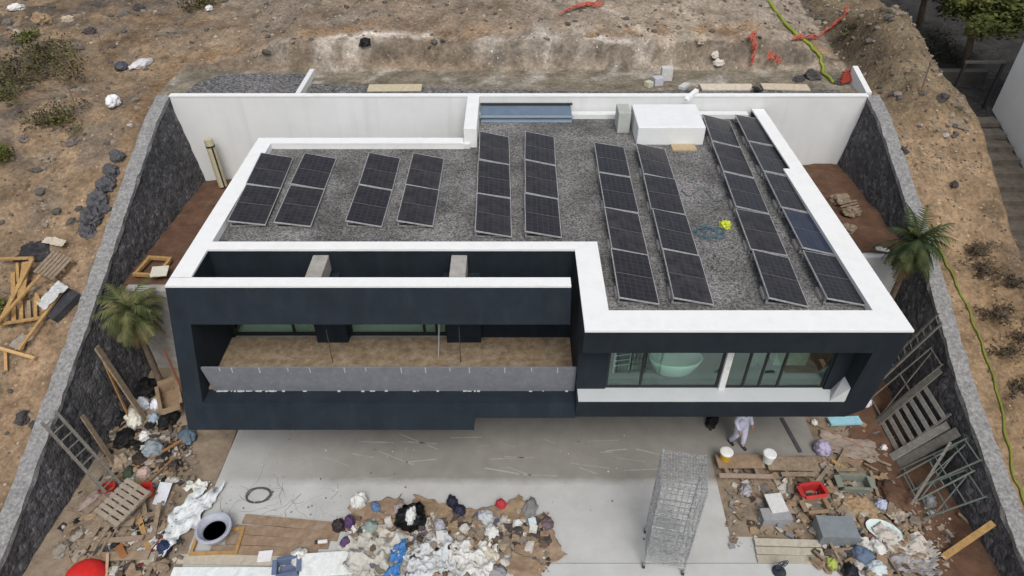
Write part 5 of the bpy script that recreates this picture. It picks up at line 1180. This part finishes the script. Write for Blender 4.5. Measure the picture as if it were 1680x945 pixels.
def tree(label, loc, h_, r, m, n=5200):
    t = thing('garden_tree', label, 'tree', loc); s_ = MB(); g = MB()
    s_.tube([(0, 0, 0), (.05, 0, h_*.25), (-.05, .1, h_*.5), (.05, .1, h_*.7)], [.2, .16, .13, .09], 8)
    cl = []
    for k in range(26):
        d = Vector((random.gauss(0, 1), random.gauss(0, 1), random.gauss(.2, .6))).normalized()*r*random.uniform(.3, .95); c = Vector((0, 0, h_*.85))+d; cl.append((c, r*random.uniform(.22, .4)))
        s_.tube([(.0, .1, h_*.55), tuple(Vector((0, 0, h_*.65))+d*.4), tuple(c)], [.06, .04, .012], 5)
    for i in range(n):
        c, cr = random.choice(cl); d = Vector((random.gauss(0, 1), random.gauss(0, 1), random.gauss(0, .7))).normalized()*cr*random.random()**.35; p = c+d
        u = Vector((random.gauss(0, 1), random.gauss(0, 1), random.gauss(0, .6))).normalized(); v = u.orthogonal().normalized(); sz = random.uniform(.07, .15)
        g.add([p-u*sz, p+v*sz*.5, p+u*sz, p-v*sz*.5], [(0, 1, 2, 3)])
    s_.build('trunk', M_bark, t, smooth=True); g.build('crown', m, t); return t
tree('leafy green tree in the neighbouring garden, top right corner', (19.7, 29.4, 5.0), 3.2, 2.0, M_leaf, 8000)
tree('dark tree behind the spoil heap crest at the top edge', (19.5, 33.5, 5.0), 3.8, 2.4, leaf_mat('dark_leaves', (.012, .014, .008), (.025, .03, .014), (.05, .055, .02)), 4200)
shrub('very dark hedge bush left of the leafy tree', (18.6, 30.6, 5.0), 1.4, 1.3, leaf_mat('dark_hedge', (.008, .009, .006), (.016, .018, .01), (.03, .032, .015)), 1800, 'hedge_bush')

# ------------------------------------------------------------------ loose stones on the slopes
bm_ = bmesh.new(); bmesh.ops.create_icosphere(bm_, subdivisions=1, radius=1); bm_.verts.index_update()
ICO = [tuple(v.co) for v in bm_.verts]; ICF = [tuple(v.index for v in f.verts) for f in bm_.faces]; bm_.free()
for mi, (cc, cnt) in enumerate([((.24, .20, .155), 5200), ((.10, .09, .08), 5200), ((.38, .34, .29), 900)]):
    g = MB()
    for i in range(cnt):
        r_ = random.random()
        if r_ < .36: x, y = random.uniform(-24, -13.1), random.uniform(9, 34)
        elif r_ < .72: x, y = random.uniform(-13, 13), random.uniform(26.9, 36)
        elif r_ < .9: x, y = random.uniform(13.2, 16.5), random.uniform(20, 33)
        else: x, y = random.uniform(13.2, 18), random.uniform(9, 22)
        s = .02+.15*random.random()**6
        if fbm(x, y, .5, 2, 12.0) > .15: s *= 1.35
        elif random.random() < .5: s = min(s, .06)
        if (x > 16.0 and y > 18.5): continue
        if x > 12.5 and y < 21.5: s = min(s, .05)
        z = zt(x, y); a = random.uniform(0, 6)
        m3 = Matrix.Rotation(a, 3, 'Z')@Matrix.Rotation(random.uniform(-.5, .5), 3, 'X')
        q = Vector((random.uniform(.7, 1.2), random.uniform(.6, 1), random.uniform(.4, .7)))
        g.add([Vector((x, y, z))+m3@Vector((v[0]*q.x, v[1]*q.y, v[2]*q.z))*s*random.uniform(.75, 1.15) for v in ICO], ICF)
    tag(g.build('loose_stones', mat('stone_%d' % mi, cc, var=.3, scale=3, rough=.95)), 'small loose stones strewn over the bare slopes', 'stones', None, 'stuff')
